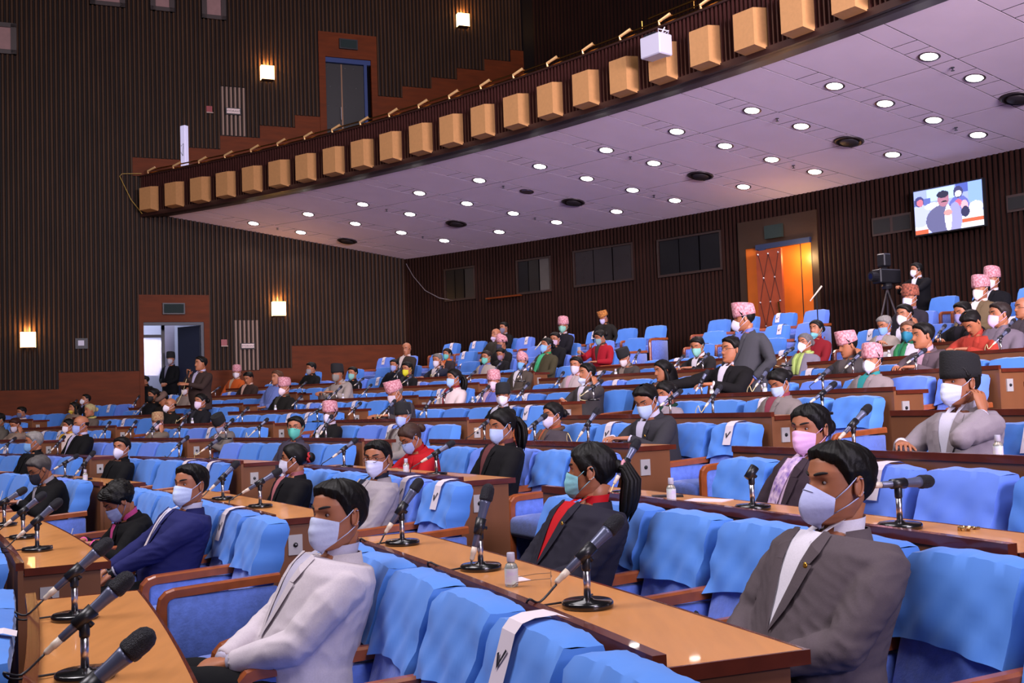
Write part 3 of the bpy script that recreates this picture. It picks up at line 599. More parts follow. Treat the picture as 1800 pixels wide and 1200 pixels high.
for k in range(-1,9):
    for s in SEC:
        a0,a1=SEC[s]
        if s=='R': a0,a1=(18.94 if k<1 else 18.8),(25.63 if k==0 else 26.44)
        if s=='R' and k==2: a0,a1=19.35,26.95
        if s=='R' and k==-1: a0,a1=20.7,25.4
        if s=='M': a0={-1:27.,0:27.35,1:28.4}.get(k,29.0)
        r=rk(k)+.905
        n=max(1,round(math.radians(a1-a0)*r/.52)); 
        if s=='R': n={-1:5,0:7,1:8,2:8}.get(k,8)
        st=(a1-a0)/n
        for i in range(n):
            a=a0+st*(i+.5); P=pt(r,a,fl(k)+.8)
            if beyond(P,.6): continue
            x,y,d=proj(P)
            if not(-260<x<1890 and y<1330 and d>1.0): continue
            slip=rng.random()<.3
            if s=='R' and k==0: slip=(i==2)
            if s=='R' and k in(1,): slip=False
            CSEAT.append((k,s,a))
            cv=rng.choice([0,0,0,2,0,1,0])
            if s=='R' and k==0: cv=0
            lab='blue covered chair%s, %s seat row, %s block, %s from right'%(' with paper slip' if slip else '',ORD[k+2],BLK[s],ORD[i+1])
            chair(r,a,fl(k),lab,'blue covered chairs behind the desks',d<10,slip,i==0,cv,i+k*3)
# back rows: individually placed (right upper corner seen in the photograph)
NUM=[str(i) for i in range(40)]
for i_,w_ in enumerate('zero one two three four five six seven eight nine ten eleven twelve thirteen fourteen fifteen sixteen seventeen eighteen nineteen twenty twenty-one twenty-two twenty-three'.split()): NUM[i_]='number '+w_
BS=[(3,36.6),(3,35.6),(2,34.2),(2,36.3),(1,35.1),(1,36.7),(3,34.6),(3,33.3),(2,33.1),(1,33.5),
(3,39.9),(3,40.8),(2,39.2),(2,40.1),(2,41.0),(1,38.3),(1,39.3),(3,41.9),(3,42.8),(2,42.0),(1,40.3),(1,41.4),
(3,44.9),(3,45.9),(2,44.6),(1,44.5),(3,47.0),(2,46.9),(1,46.2),(2,45.7),(3,48.2),(2,48.2),(3,49.7),(2,49.5),(1,48.2),(1,47.3),(3,50.3),(2,50.9),(1,49.7),(3,51.6),(2,52.1),(1,51.0),(1,52.1),(3,52.7),(2,53.4),(1,53.3),(2,54.4),(1,54.6),(1,56.5)]
for i,(j,a) in enumerate(BS):
    r,zt=BACK[j]; P=pt(r-.3,a,0)
    if beyond(P,.6): continue
    slip=rng.random()<.45; n_=sum(1 for q in BS if q[0]==j and q[1]<a)+1
    chair(r-.3,a,zt-.86+Z0,'blue covered back-row chair%s, %s row behind desks, %s from right'%(' with slip' if slip else '',ORD[j],NUM[n_]),'blue covered chairs in the back rows',False,slip,True,rng.choice([2,2,0,1]),i)
# ------------------------------------------------------------------ microphones
mb=MB(); mb.lathe([(.072,0),(.075,.003),(.075,.016),(.070,.021),(.02,.023),(.015,.028)],32); MBASE=mb.mesh('base',[M_base],True)
mb=MB(); mb.lathe([(.0105,.023),(.0105,.115)],14); MPOLE=mb.mesh('pole',[M_chrome],True)
mb=MB(); mb.lathe([(.012,.105),(.0135,.110),(.0135,.14),(.009,.146)],12); MCLUT=mb.mesh('clutch',[M_black],True)
# handheld mic along +X, clip at origin
def lx(prof_,n=16,mi=0,mb=None):
    mb=mb or MB(); rings=[[Vector((x,r*math.cos(2*math.pi*k/n),r*math.sin(2*math.pi*k/n))) for k in range(n)] for x,r in prof_]; return mb.loft(rings,mi,True)
MBODY=lx([(-.075,.0095),(-.073,.0115),(.0,.0135),(.06,.0165),(.085,.019),(.095,.0205)]).mesh('microphone_body',[M_mic],True)
MHEAD=lx([(.095,.0225),(.10,.0245),(.108,.025),(.112,.024),(.128,.0245),(.143,.022),(.153,.015),(.158,.004)],18).mesh('grille_head',[M_grille],True)
MCONN=lx([(-.125,.005),(-.118,.0085),(-.10,.009),(-.098,.0105),(-.075,.0105)],12).mesh('connector',[M_conn],True)
MCLIP=lx([(-.03,.0175),(.03,.0195)],12); MCLIP.tube([(0,0,-.005),(0,0,-.03)],.008,8); MCLIP=MCLIP.mesh('clip',[M_black],True)
CABM={}
def cable_mesh(v,el,cream):
    key=(v,round(el/10),cream)
    if key in CABM: return CABM[key]
    r=random.Random(v); e=math.radians(el); s=Vector((-.125*math.cos(e),0,.155-.125*math.sin(e))); d=Vector((-math.cos(e),0,-math.sin(e)))
    P0=s; P1=s+d*.07; P2=Vector((-.19,r.uniform(-.03,.03),.045)); P3=Vector((-.17,r.uniform(-.04,.06),.012)); P4=Vector((-.10,r.uniform(.03,.07),.008)); P5=Vector((.02,r.uniform(.08,.12),.008)); P6=Vector((.1,.16,.006))
    if cream: P2=Vector((-.16,.02,.09)); P3=Vector((-.15,.06,.03))
    pts=[P0,P1,P2,P3,P4,P5,P6]; out=[]
    for i in range(len(pts)-1):
        p0,p1,p2,p3=pts[max(i-1,0)],pts[i],pts[i+1],pts[min(i+2,len(pts)-1)]
        for t in (0,.25,.5,.75): out.append(.5*((2*p1)+(p2-p0)*t+(2*p0-5*p1+4*p2-p3)*t*t+(3*p1-p0-3*p2+p3)*t**3))
    f=MB(); f.tube(out,.0035,6); CABM[key]=f.mesh('cable',[M_cablec if cream else M_cable],True); return CABM[key]
def mic(k,a,el,az,i,lab,empty_clip=False,cream=False,off=.17):
    if k==0: off=.125
    o=empty('desk_microphone',pt(rk(k)+off,a,H[k]-.03+Z0),math.radians(a)); tag(o,lab,'microphone','stand microphones on the desks')
    ob('base',MBASE,o); ob('pole',MPOLE,o); ob('clutch',MCLUT,o)
    R=Matrix.Translation((0,0,.155))@Matrix.Rotation(math.radians(az),4,'Z')@Matrix.Rotation(-math.radians(el),4,'Y')
    c=ob('clip',MCLIP,o); c.matrix_local=R
    if not empty_clip:
        for nm,me in (('microphone_body',MBODY),('grille_head',MHEAD),('connector',MCONN)): q_=ob(nm,me,o); q_.matrix_local=R
        cb=ob('cable',cable_mesh(i%5,el,cream),o); cb.rotation_euler=(0,0,math.radians(az))
    return o
MICS=[(0,24.33),(0,22.45),(0,20.8),(0,30.24),(0,28.79),(0,32.08),(1,22.05),(1,23.72),(1,25.43),(1,30.05),(1,31.65),(1,38.9),(1,40.03),(2,22.39),(2,24.01),(2,25.95),(2,30.35),(2,33.39),(2,39.01),(2,40.51),(2,46.93),(2,49.75),(3,25.52),(3,31.77),(3,30.4),(3,33.21),(3,38.8),(3,41.63),(3,46.74),(3,45.39),(3,49.16),(3,47.84),(3,43.16),(4,30.53),(4,31.48),(4,38.68),(4,40.08),(4,41.44),(4,46.3),(4,48.97),(4,28.41),(4,42.97),(5,31.84),(5,33.23),(5,30.57),(5,36.13),(5,38.33),(5,39.7),(5,41.07),(5,47.09),(5,45.8),(5,54.44),(6,30.65),(6,31.88),(6,38.33),(6,39.61),(6,46.83),(6,48.11),(6,60.67),(6,57.53),(7,30.66),(7,38.01),(7,37.33),(7,35.15),(7,43.12),(7,45.0),(7,47.5),(7,52.05),(7,49.56),(7,56.1),(8,31.87),(8,33.21),(8,41.14),(8,46.01),(8,44.73),(8,48.34),(8,50.04),(8,55.6)]
BOTTLES=[(1,22.94),(2,25.04),(3,23.73),(2,31.08),(1,38.53),(7,32.75),(5,32.9),(5,31.69),(3,38.99),(6,47.73),(4,48.53),(5,47.92),(7,39.85),(5,39.93)]
cnt={}
SPEC={(1,22.05):(38,0),(1,23.72):(72,10),(1,25.43):(52,0),(2,22.39):(0,0),(0,24.33):(40,0),(0,22.45):(40,3),(0,20.8):(38,0),(0,30.24):(38,0),(0,28.79):(40,0)}
for i,(k,a) in enumerate(MICS):
    sname=[s for s in SEC if SEC[s][0]-1.9<=a<=SEC[s][1]+.9]; s=sname[0] if sname else 'R'
    cnt[(k,s)]=cnt.get((k,s),0)+1
    el,az=SPEC.get((k,a),(rng.choice([35,42,30,50,38,28]),rng.uniform(-12,12)))
    right=sum(1 for (k2,a2) in MICS if k2==k and a2<a and any(SEC[s][0]-1.9<=a2<=SEC[s][1]+.9 for _ in (0,)))
    mic(k,a,el,az,i,'black microphone on chrome stand, %s desk row, %s block, %s from right'%(ORD[k+1],BLK[s],ORD[right+1]),empty_clip=((k,a)==(2,24.01)),cream=(i%3==0 and k>1))
# ------------------------------------------------------------------ bottles and things on desks
mb=MB(); mb.lathe([(.0,0),(.02,0),(.0215,.004),(.0215,.062),(.018,.072),(.010,.079),(.010,.084)],18); BOT_=mb.mesh('bottle_body',[mat('clear_plastic_gel','#dfe6dc',.12,trans=.7,spec=.6)],True)
mb=MB(); mb.lathe([(.0125,.080),(.0135,.082),(.013,.108),(.012,.110)],16); BCAP=mb.mesh('cap',[M_white],True)
mb=MB(); mb.loft([[Vector((.0221*math.cos(t),.0221*math.sin(t),z)) for t in np.linspace(0,2*math.pi,18,endpoint=False)] for z in (.01,.06)],0,False); BLAB=mb.mesh('label',[mat('bottle_label','#cfe8e0',.5,col2='#c8c0e6',nscale=30)],True)
where={}
for n_,(k,a) in enumerate(BOTTLES):
    s=min(SEC,key=lambda q:abs(sum(SEC[q])/2-a)); where[(k,s)]=where.get((k,s),0)+1
    o=empty('sanitizer_bottle',pt(rk(k)+.12,a,H[k]-.03+Z0),n_*.7); tag(o,'small clear sanitizer bottle with white cap, %s desk row, %s block%s'%(ORD[k+1],BLK[s],'' if where[(k,s)]==1 else ', further one'),'bottle','sanitizer bottles on the desks')
    ob('bottle_body',BOT_,o); ob('cap',BCAP,o); ob('label',BLAB,o)
def on(k,a,off): return pt(rk(k)+off,a,H[k]-.03+Z0)
def sheet(nm,k,a,off,w,l,m,rot,lab,cat,th=.003):
    f=MB(); f.box((-w/2,-l/2,0),(w/2,l/2,th)); o=f.build(nm,m); o.location=on(k,a,off); o.rotation_euler=(0,0,math.radians(a+rot)); tag(o,lab,cat); return o
sheet('paper_sheet',2,24.9,.27,.13,.2,M_paper,30,'white paper sheet on the second desk row behind phone','paper')
sheet('smartphone',2,25.45,.24,.075,.15,M_black,60,'black smartphone lying on second desk row near the navy blazer woman','phone',.009)
sheet('paper_sheet',3,30.75,.3,.2,.28,M_paper,20,'open white papers in front of the dark grey suit man','paper')
sheet('paper_sheet',3,30.3,.26,.16,.22,M_paper,-25,'second white paper sheet angled beside the reading man','paper')
sheet('brown_folder',6,39.1,.2,.22,.32,mat('manila_folder','#c87a50',.6),25,'orange brown folder tilted on desk near center right','folder',.006)
sheet('green_folder',3,41.9,.15,.24,.5,mat('pale_green_folder','#9fc8a8',.6),0,'pale green folder lying under microphones, left center','folder',.02)
sheet('paper_sheet',1,23.2,.2,.05,.1,M_paper,0,'small clear glint slip near the nearest desk bottle','paper',.001)
# folded spectacles on the near desk
o=empty('spectacles',on(1,22.85,.24),math.radians(22.85+65)); tag(o,'thin rimless spectacles lying on the nearest desk beside the bottle','spectacles')
gm=mat('thin_metal','#8a7a70',.3,metal=1); lens=mat('lens_glass','#ffffff',.03,trans=1,alpha=.25)
for sx in (-1,1):
    f=MB(); f.tube([(sx*.034+.024*math.cos(t),0,.022+.02*math.sin(t)) for t in np.linspace(0,6.283,20)],.0009,5); f.build('rim',gm,o)
    f=MB(); f.loft([[Vector((sx*.034+.023*math.cos(t),y,.022+.019*math.sin(t))) for t in np.linspace(0,6.1,16)] for y in (-.0006,.0006)]); f.build('lens',lens,o)
    f=MB(); f.tube([(sx*.058,0,.03),(sx*.06,.05,.028),(sx*.058,.11,.02),(sx*.056,.125,.008)],.0012,5); f.build('temple',gm,o)
f=MB(); f.tube([(-.011,0,.026),(0,-.003,.03),(.011,0,.026)],.0012,5); f.build('bridge',gm,o)
# black handbag between seats
P=pt(rk(1)+.63,22.72,fl(1)+.45); o=empty('handbag',P,math.radians(22.7)); tag(o,'black handbag with small gold emblem on the empty seat by the navy blazer woman','handbag')
V,F=rbox((-.05,-.2,0),(.05,.2,.13),.02,2); f=MB(); f.add(V,F); f.build('bag_body',mat('black_leather','#0e0e12',.35),o)
f=MB(); f.tube([(0,-.15,.12),(0,-.18,.2),(0,-.22,.17)],.008,6); f.build('strap',M_black,o)
f=MB(); f.box((-.053,-.12,.05),(-.05,-.09,.08)); f.build('emblem',mat('pale_gold','#d8cfa0',.3,metal=.8),o)
# keys / bracelet on second desk
o=empty('bracelet_watch',on(2,22.05,.3),.3); tag(o,'gold link bracelet watch lying on second desk near right edge','watch')
for i in range(9):
    t=i/8*4.2; f=MB(); V,F=rbox((-.009,-.006,-.004),(.009,.006,.004),.002,1); f.add(V,F); q_=f.build('link',mat('old_gold','#b8a070',.25,metal=.9),o); q_.location=(.035*math.cos(t),.022*math.sin(t),.006); q_.rotation_euler=(0,.3*i,t)
# television camera on tripod
P=pt(RB-1.15,38.15,.6+Z0); o=empty('television_camera',P,math.radians(38-90-10)); tag(o,'large black television camera on tripod at the back wall','camera'); o.scale=(.8,.8,.95)
f=MB(); 
for t in (0.3,2.4,4.5): f.tube([(0,0,1.15),(.42*math.cos(t),.42*math.sin(t),0)],.02,6)
f.build('tripod',mat('tripod_grey','#3a3238',.5),o)
f=MB(); V,F=rbox((-.13,-.3,1.25),(.13,.3,1.5),.02,1); f.add(V,F); f.lathe([(.1,1.15),(.12,1.2),(.1,1.25)],12); f.build('camera_body',M_black,o)
f=MB(); V,F=rbox((-.11,-.15,1.55),(.11,.05,1.78),.02,1); f.add(V,F); f.box((-.03,-.1,1.5),(.03,0,1.55)); f.build('monitor',M_black,o)
f=MB(); f.tube([(0,-.3,1.37),(0,-.46,1.37)],.085,14); ln=f.build('lens',M_black,o); f=MB(); f.tube([(0,-.461,1.37),(0,-.466,1.37)],.05,12); f.build('lens_glass',mat('lens_blue','#10183a',.2),ln)
# thin stand microphones in back rows
for (a,j,nm) in ((46.0,1,'thin leaning stand microphone among centre back chairs'),(39.2,3,'dark stand microphone in front of the padded door')):
    r,zt=BACK[j]; o=empty('stand_microphone',pt(r-.75,a,zt-.86+Z0)); tag(o,nm,'microphone'); f=MB(); f.lathe([(.1,0),(.1,.015)],12); f.tube([(0,0,0),(0,0,1.05)],.01,6); f.build('stand',M_black,o); f=MB(); f.tube([(-.12,-.02,.95),(.1,.02,1.2)],[.01,.016],8); f.build('microphone_body',M_conn,o)
# ------------------------------------------------------------------ people
def basis(d,up_):  # columns X=d, Z~up, Y=ZxX
    x=Vector(d).normalized(); z=Vector(up_); z=(z-x*z.dot(x)).normalized(); y=z.cross(x)
    return Matrix((x,y,z)).transposed()
def tubeb(mb,path,rad,n=10): return mb.tube(path,rad,n)
T_=[-1.0,-.93,-.8,-.55,-.25,.05,.35,.6,.8,.92,1.0]
W_=[.020,.038,.052,.064,.071,.0755,.0765,.070,.054,.034,.004]
F_=[.074,.088,.094,.093,.090,.090,.092,.083,.062,.038,.004]
B_=[-.02,.0,.022,.052,.080,.096,.100,.090,.066,.040,.004]
def head_pt(phi,t,off=0.,feat=True,nose=True):
    w=np.interp(t,T_,W_); f=np.interp(t,T_,F_); b=np.interp(t,T_,B_)
    s,c=math.sin(phi),math.cos(phi)
    if c>=0:
        e=.86; y=-(f)*abs(c)**e; x=w*(1 if s>0 else -1)*abs(s)**.95
    else:
        y=b*abs(c)**.95; x=w*(1 if s>0 else -1)*abs(s)**.9
    z=t*.118
    if feat and c>0:
        ax=abs(x)
        if nose:
            pr=np.interp(t,[-.36,-.30,-.22,-.1,.12,.25],[0,.75,1,.72,.18,0]); y-=.024*pr*math.exp(-(ax/(.0135+.004*max(0,-t*3)))**2)
        y+=.009*math.exp(-((ax-.031)/.013)**2-((t-.07)/.12)**2)
        y-=.005*math.exp(-((t-.23)/.07)**2)*math.exp(-(ax/.045)**2)
        y-=.004*math.exp(-(ax/.02)**2)*(math.exp(-((t+.50)/.045)**2)+math.exp(-((t+.60)/.045)**2))
        y+=.004*math.exp(-(ax/.02)**2)*math.exp(-((t+.72)/.05)**2)
        y-=.006*math.exp(-(ax/.02)**2)*math.exp(-((t+.88)/.08)**2)
    v=Vector((x,y,z))
    if off:
        n=Vector((s*.9,-c,max(0,t-.3)*1.1)); n.normalize(); v=v+n*off
    return v
def head_mb(lod):
    mb=MB(); N,K={0:(64,56),1:(36,32),2:(22,20)}[lod]
    # concentrate columns at the front
    ph=[]; 
    for i in range(N):
        u=-1+2*i/N; ph.append(math.pi*(u-.22*math.sin(math.pi*u)) if True else 0)
    ts=np.linspace(-1,1,K+1)
    mb.loft([[head_pt(p,t) for p in ph] for t in ts],0,True)
    for sx in (-1,1):
        R=Matrix.Rotation(sx*.35,3,'Z')@Matrix.Rotation(-.15,3,'X')
        n1=14 if lod==0 else 8
        mb.ell(Vector((sx*.079,.008,-.004)),(.007,.017,.030),n1,8,0,R)
        if lod==0:
            pts=[Vector((sx*.084,.008,-.004))+R@Vector((sx*.002,.016*math.cos(q),.028*math.sin(q))) for q in np.linspace(-1.9,2.7,14)]
            mb.tube(pts,[.003]+[.0045]*12+[.003],6)
    return mb
def make_hand(curl,voxel,spread=1.0,thumb=.6):
    mb=MB()
    def sec(x,hw,ht,z=0): return [Vector((x,hw*math.cos(q)*(1 if abs(math.cos(q))>0 else 1),z+ht*math.sin(q))) for q in np.linspace(0,2*math.pi,12,endpoint=False)]
    mb.loft([sec(-.05,.024,.019),sec(-.015,.025,.019),sec(.02,.034,.018),(sec(.06,.041,.0155)),sec(.085,.041,.013),sec(.096,.036,.010)])
    for (y,L,r,sp) in ((.031,.068,.0088,.10),(.0105,.077,.009,.02),(-.0105,.072,.0086,-.05),(-.030,.056,.0078,-.14)):
        p=Vector((.082,y,0)); a=0.; d0=sp*spread; P=[Vector((.06,y*.9,0)),p]; seg=[.42,.32,.26]; Rr=[r,r]
        for i,s_ in enumerate(seg):
            a+=curl*(.8 if i==0 else 1.0); p=p+Vector((math.cos(a)*math.cos(d0),math.cos(a)*math.sin(d0),-math.sin(a)))*L*s_; P.append(p); Rr.append(r*(.95-.1*i))
        mb.tube(P,Rr,8); mb.ell(p,(r*.75,)*3,8,6)
    p=Vector((.012,.022,-.006)); d=Vector((.62,.68,-.30)).normalized(); P=[p,p+d*.035]; q=P[-1]+(d+Vector((.5*thumb,-.25*thumb,-.25*thumb))).normalized()*.03; P.append(q); q2=q+(d+Vector((.9*thumb,-.6*thumb,-.3*thumb))).normalized()*.024; P.append(q2)
    mb.tube(P,[.0135,.012,.0105,.0085],8); mb.ell(q2,(.008,)*3,8,6)
    return remesh(mb,voxel,2)
HANDS={}
def hand(curlk,lod):
    k=(curlk,lod)
    if k not in HANDS:
        cu={'relax':.38,'fist':1.05,'flat':.12,'grip':.9,'point':.5}[curlk]; HANDS[k]=make_hand(cu,{0:.0034,1:.005,2:.008}[lod])
    return HANDS[k]
def add_hand(mb,V,F,wrist,d,up_,side,s=1.0):
    B=basis(d,up_); W=[]
    for v in V:
        q=Vector((v[0],v[1]*side,v[2]))*s; W.append(Vector(wrist)+B@q)
    FF=[tuple(reversed(f)) for f in F] if side<0 else F
    mb.add(W,FF)
def smooth01(x): x=max(0,min(1,x)); return x*x*(3-2*x)
# poses: lean (deg, + back), wrist targets per side (right = -X, left = +X), hand dir, palm-back (up), curl ; elbow pole
POSES={
'lap':dict(lean=9,w={-1:((-.09,-.27,.615),(.55,-.8,-.15),(0.1,.1,1),'relax'),1:((.09,-.27,.62),(-.55,-.8,-.15),(-.1,.1,1),'relax')}),
'lapclasp':dict(lean=12,w={-1:((-.055,-.30,.62),(.75,-.6,-.1),(-.2,-.3,1),'fist'),1:((.06,-.29,.635),(-.75,-.6,-.1),(.2,-.3,1),'relax')}),
'arms':dict(lean=10,w={-1:((-.2,-.36,.60),(.1,-.85,-.5),(0,-.4,1),'relax'),1:((.1,-.38,.62),(-.1,-.8,-.6),(0,-.5,1),'relax')}),
'write':dict(lean=-16,w={-1:((-.12,-.42,.80),(.35,-.9,-.1),(0,0,1),'fist'),1:((.14,-.40,.80),(-.5,-.8,0),(0,0,1),'flat')}),
'desk':dict(lean=-12,w={-1:((-.10,-.42,.80),(.6,-.75,0),(0,0,1),'relax'),1:((.10,-.40,.80),(-.6,-.75,0),(0,0,1),'relax')}),
'cheek':dict(lean=-2,w={-1:((-.15,-.34,.80),(.7,-.6,0),(0,0,1),'relax'),1:((.185,-.05,.955),(-.45,.3,1.),(.9,-.1,.4),'relax')}),
'reach':dict(lean=4,w={-1:((-.52,-.38,.80),(-.7,-.7,0),(0,0,1),'flat'),1:((.12,-.36,.80),(-.4,-.8,0),(0,0,1),'relax')}),
'phone':dict(lean=-2,w={-1:((-.12,-.40,.82),(.1,-.9,.4),(0,.5,1),'grip'),1:((.1,-.3,.66),(-.5,-.8,0),(0,0,1),'relax')}),
'stand':dict(lean=0,up=.44,w={-1:((-.24,-.06,.85),(0,-.1,-1),(-1,0,0),'relax'),1:((.22,-.14,.92),(-.3,-.7,-.6),(1,0,0),'relax')}),
'standspeak':dict(lean=2,up=.44,w={-1:((-.085,-.19,1.35),(.3,-.1,.9),(-.6,.6,0),'grip'),1:((.10,-.34,1.20),(-.75,-.6,.1),(0,-.7,.6),'flat')}),
'standfold':dict(lean=0,up=.44,w={-1:((-.08,-.2,.98),(.9,-.4,-.2),(0,-.8,.5),'relax'),1:((.08,-.22,.97),(-.9,-.4,-.2),(0,-.8,.5),'fist')}),
'standreach':dict(lean=-4,up=.44,w={-1:((-.12,-.42,1.22),(.1,-.9,.2),(0,0,1),'grip'),1:((.05,-.46,1.15),(-.2,-.9,0),(0,0,1),'grip')}),
}
PIV=Vector((0,.05,.50))
def bender(lean,upz):
    L=math.radians(lean)
    def f(p):
        p=Vector(p); q=p-Vector((0,0,upz)); k=smooth01((q.z-.42)/.30); R=Matrix.Rotation(-L*k,3,'X')   # + lean tips backwards (+y)
        q=PIV+R@(q-PIV); return q+Vector((0,0,upz))
    return f
TZ=[.40,.48,.60,.72,.84,.915,.965,.998,1.02]
TW=[.180,.188,.172,.180,.200,.208,.158,.100,.070]
TD=[.140,.150,.145,.145,.145,.130,.106,.086,.066]
TY=[.02,.01,.0,.0,.01,.02,.03,.035,.035]
def torso(mb,off,upz,z0=None,z1=9,belly=0.,wid=1.,n=24):
    rings=[]
    for z,w,d,y in zip(TZ,TW,TD,TY):
        if z>z1: break
        bl=belly*math.exp(-((z-.60)/.13)**2)
        rings.append([Vector(((w*wid+off)*(1 if math.cos(q)>0 else -1)*abs(math.cos(q))**.85, y+(d+off+(bl if math.sin(q)<0 else 0))*(1 if math.sin(q)>0 else -1)*abs(math.sin(q))**.85-(bl*.3 if math.sin(q)<0 else 0), z+upz)) for q in np.linspace(0,2*math.pi,n,endpoint=False)])
    if z0 is not None: rings.insert(0,[p-Vector((0,0,z0)) for p in rings[0]])
    return mb.loft(rings)
def ik(S,Wt,l1,l2,pole):
    d=Wt-S; L=d.length; mx=(l1+l2)*.995
    if L>mx: Wt=S+d*(mx/L); d=Wt-S; L=mx
    a=(l1*l1-l2*l2+L*L)/(2*L); h=math.sqrt(max(l1*l1-a*a,0)); u=d/L; p=Vector(pole); p=(p-u*p.dot(u)).normalized()
    return S+u*a+p*h, Wt
def arms(pose,bend,upz,wid=1.):
    out={}
    for sd,(wt,hd,hu,cu) in POSES[pose]['w'].items():
        Sh=bend(Vector((sd*.198*wid,.02,.905+upz))); Wt=Vector(wt)
        pole=Vector((sd*1.05,.35,-1.0))
        if pose=='cheek' and sd==1: pole=Vector((.30,-.75,-.9))
        E,Wr=ik(Sh,Wt,.285,.255,pole); out[sd]=(Sh,E,Wr,hd,hu,cu)
    return out
def wrinkle(V,seed,amp,A,near):
    V=np.array(V); r=np.random.RandomState(seed); d=np.zeros(len(V))
    for i in range(7):
        k=r.normal(size=3)*np.array([30,30,42])*(1+.6*i/7); d+=np.sin(V@k+r.uniform(0,6.28)+1.2*np.sin(V@(r.normal(size=3)*14)))/(1+.35*i)
    d=1-np.abs(d/3.2)   # ridges
    wgt=np.full(len(V),.35)
    for sd,(Sh,E,Wr,*_) in A.items():
        de=np.linalg.norm(V-np.array(E),axis=1); wgt+=1.1*np.exp(-(de/.10)**2); ds=np.linalg.norm(V-np.array(Sh)-np.array([0,0,-.08]),axis=1); wgt+=.5*np.exp(-(ds/.09)**2)
    return d*amp*wgt
BC={}
def body_set(pose,lod,belly,wid,lk):
    key=(pose,lod,round(belly,3),round(wid,2),round(lk))
    if key in BC: return BC[key]
    D=POSES[pose]; lean=D['lean']+lk; upz=D.get('up',0.); bend=bender(lean,upz); A=arms(pose,bend,upz,wid)
    vox={0:.0085,1:.014,2:.019}[lod]
    # jacket
    J=MB(); torso(J,.014,upz,z0=(.0 if not upz else .10),z1=.99,belly=belly,wid=wid)
    J.v=[tuple(bend(p)) for p in J.v]
    for sd,(Sh,E,Wr,*_) in A.items():
        In=Sh+(bend(Vector((0,.02,.88+upz)))-Sh)*.45; W2=E+(Wr-E)*.93
        J.tube([In,Sh+Vector((-sd*.01,0,-.018)),Sh.lerp(E,.35),Sh.lerp(E,.75),E,E.lerp(W2,.45),W2],[.060,.067,.070,.063,.058,.052,.041],12)
        J.ell(E,(.057,)*3,8,6)
    JV,JF=remesh(J,vox,{0:3,1:3,2:2}[lod])
    me=bpy.data.meshes.new('jacket'); me.from_pydata([tuple(v) for v in JV],[],JF)
    nrm=np.zeros(len(JV)*3); me.vertices.foreach_get('normal',nrm); nrm=nrm.reshape(-1,3)
    amp={0:.010,1:.006,2:.0}[lod]
    if amp: JV=JV+nrm*wrinkle(JV,len(BC),amp,A,lod==0)[:,None]; me.vertices.foreach_set('co',JV.ravel())
    me.materials.append(None); me.polygons.foreach_set('use_smooth',[True]*len(me.polygons)); me.update()
    bvh=BVHTree.FromPolygons([Vector(v) for v in JV],JF)
    # skin body core
    Bm=MB(); torso(Bm,-.022,upz,z1=.97,wid=wid,n=12); Bm.v=[tuple(bend(p)) for p in Bm.v]
    nb=bend(Vector((0,.03,.95+upz))); nt=bend(Vector((0,.018,1.10+upz)))
    Bm.tube([nb,nb.lerp(nt,.5),nt],[.058,.053,.052],12)
    for sd,(Sh,E,Wr,*_) in A.items(): Bm.tube([Sh,E,Wr],[.036,.032,.023],8)
    hipz=.47+upz if not upz else .90
    kn={}
    for sd in (-1,1):
        hp=Vector((sd*.095,0,hipz))
        if upz: kn[sd]=(hp,Vector((sd*.10,-.01,.50)),Vector((sd*.105,.01,.09)))
        else:
            kz=.60 if pose=='lapclasp' else .505
            kn[sd]=(hp,Vector((sd*(.13 if kz<.55 else .07),-.47 if kz<.55 else -.53,kz)),Vector((sd*.13,-.44,.09)))
        Bm.tube(list(kn[sd]),[.06,.045,.032],8)
    BV,BF=remesh(Bm,{0:.013,1:.018,2:.024}[lod],2)
    # trousers
    T=MB(); 
    T.ell(Vector((0,.01,hipz)),(.17,.135,.10),14,8)
    for sd in (-1,1):
        h,k_,a_=kn[sd]; T.tube([h,h.lerp(k_,.4),k_,k_.lerp(a_,.3),a_],[.098,.094,.070,.064,.056],12); T.ell(k_,(.068,)*3,8,6)
    TV,TF=remesh(T,.015 if lod<2 else .024,4)
    if lod==0:
        r=np.random.RandomState(5); dd=np.sin(TV@np.array([9,60,22])+2*np.sin(TV@np.array([20,14,9])))*.0025; TV[:,2]+=dd
    tm=bpy.data.meshes.new('trousers'); tm.from_pydata([tuple(v) for v in TV],[],TF); tm.materials.append(None); tm.polygons.foreach_set('use_smooth',[True]*len(tm.polygons))
    sm=MB()
    for sd in (-1,1):
        a_=kn[sd][2]; V,F=rbox((a_.x-.045,a_.y-.2,0),(a_.x+.045,a_.y+.07,.085),.03,2,lambda c:Vector((c.x,c.y,c.z*(1 if c.y>a_.y-.03 else .75)))); sm.add(V,F)
    sm=sm.mesh('shoes',[M_black],True)
    # chest patches
    def cast(x,z,off):
        o=bend(Vector((x,-.02,z+upz))); d=(bend(Vector((x,-1.02,z+upz)))-o).normalized()
        # start outside
        st=o+d*.5; hit=bvh.ray_cast(st,-d,.8)
        if hit[0] is None: return o+d*.12
        return hit[0]+d*off
    def castb(x,z,off):
        # restrict hit to torso: ignore arms by starting close
        o=bend(Vector((x,-.02,z+upz))); d=(bend(Vector((x,-1.02,z+upz)))-o).normalized(); lim=np.interp(z,TZ,TD)+.05+belly
        hit=bvh.ray_cast(o+d*lim,-d,.4)
        if hit[0] is None or (hit[0]-o).dot(d)<.0:
            nr=bvh.find_nearest(o+d*.07); return nr[0]+nr[1]*off
        return hit[0]+d*off
    zb=.66; sh=MB(); G=[]; CF=[]
    for i in range(9):
        z=.972+(zb-.972)*i/8; hw=.062*(1-i/8)**.8+.004; G.append([castb(hw*u,z,.0045) for u in (-1,-.5,0,.5,1)])
    sh.grid(G)
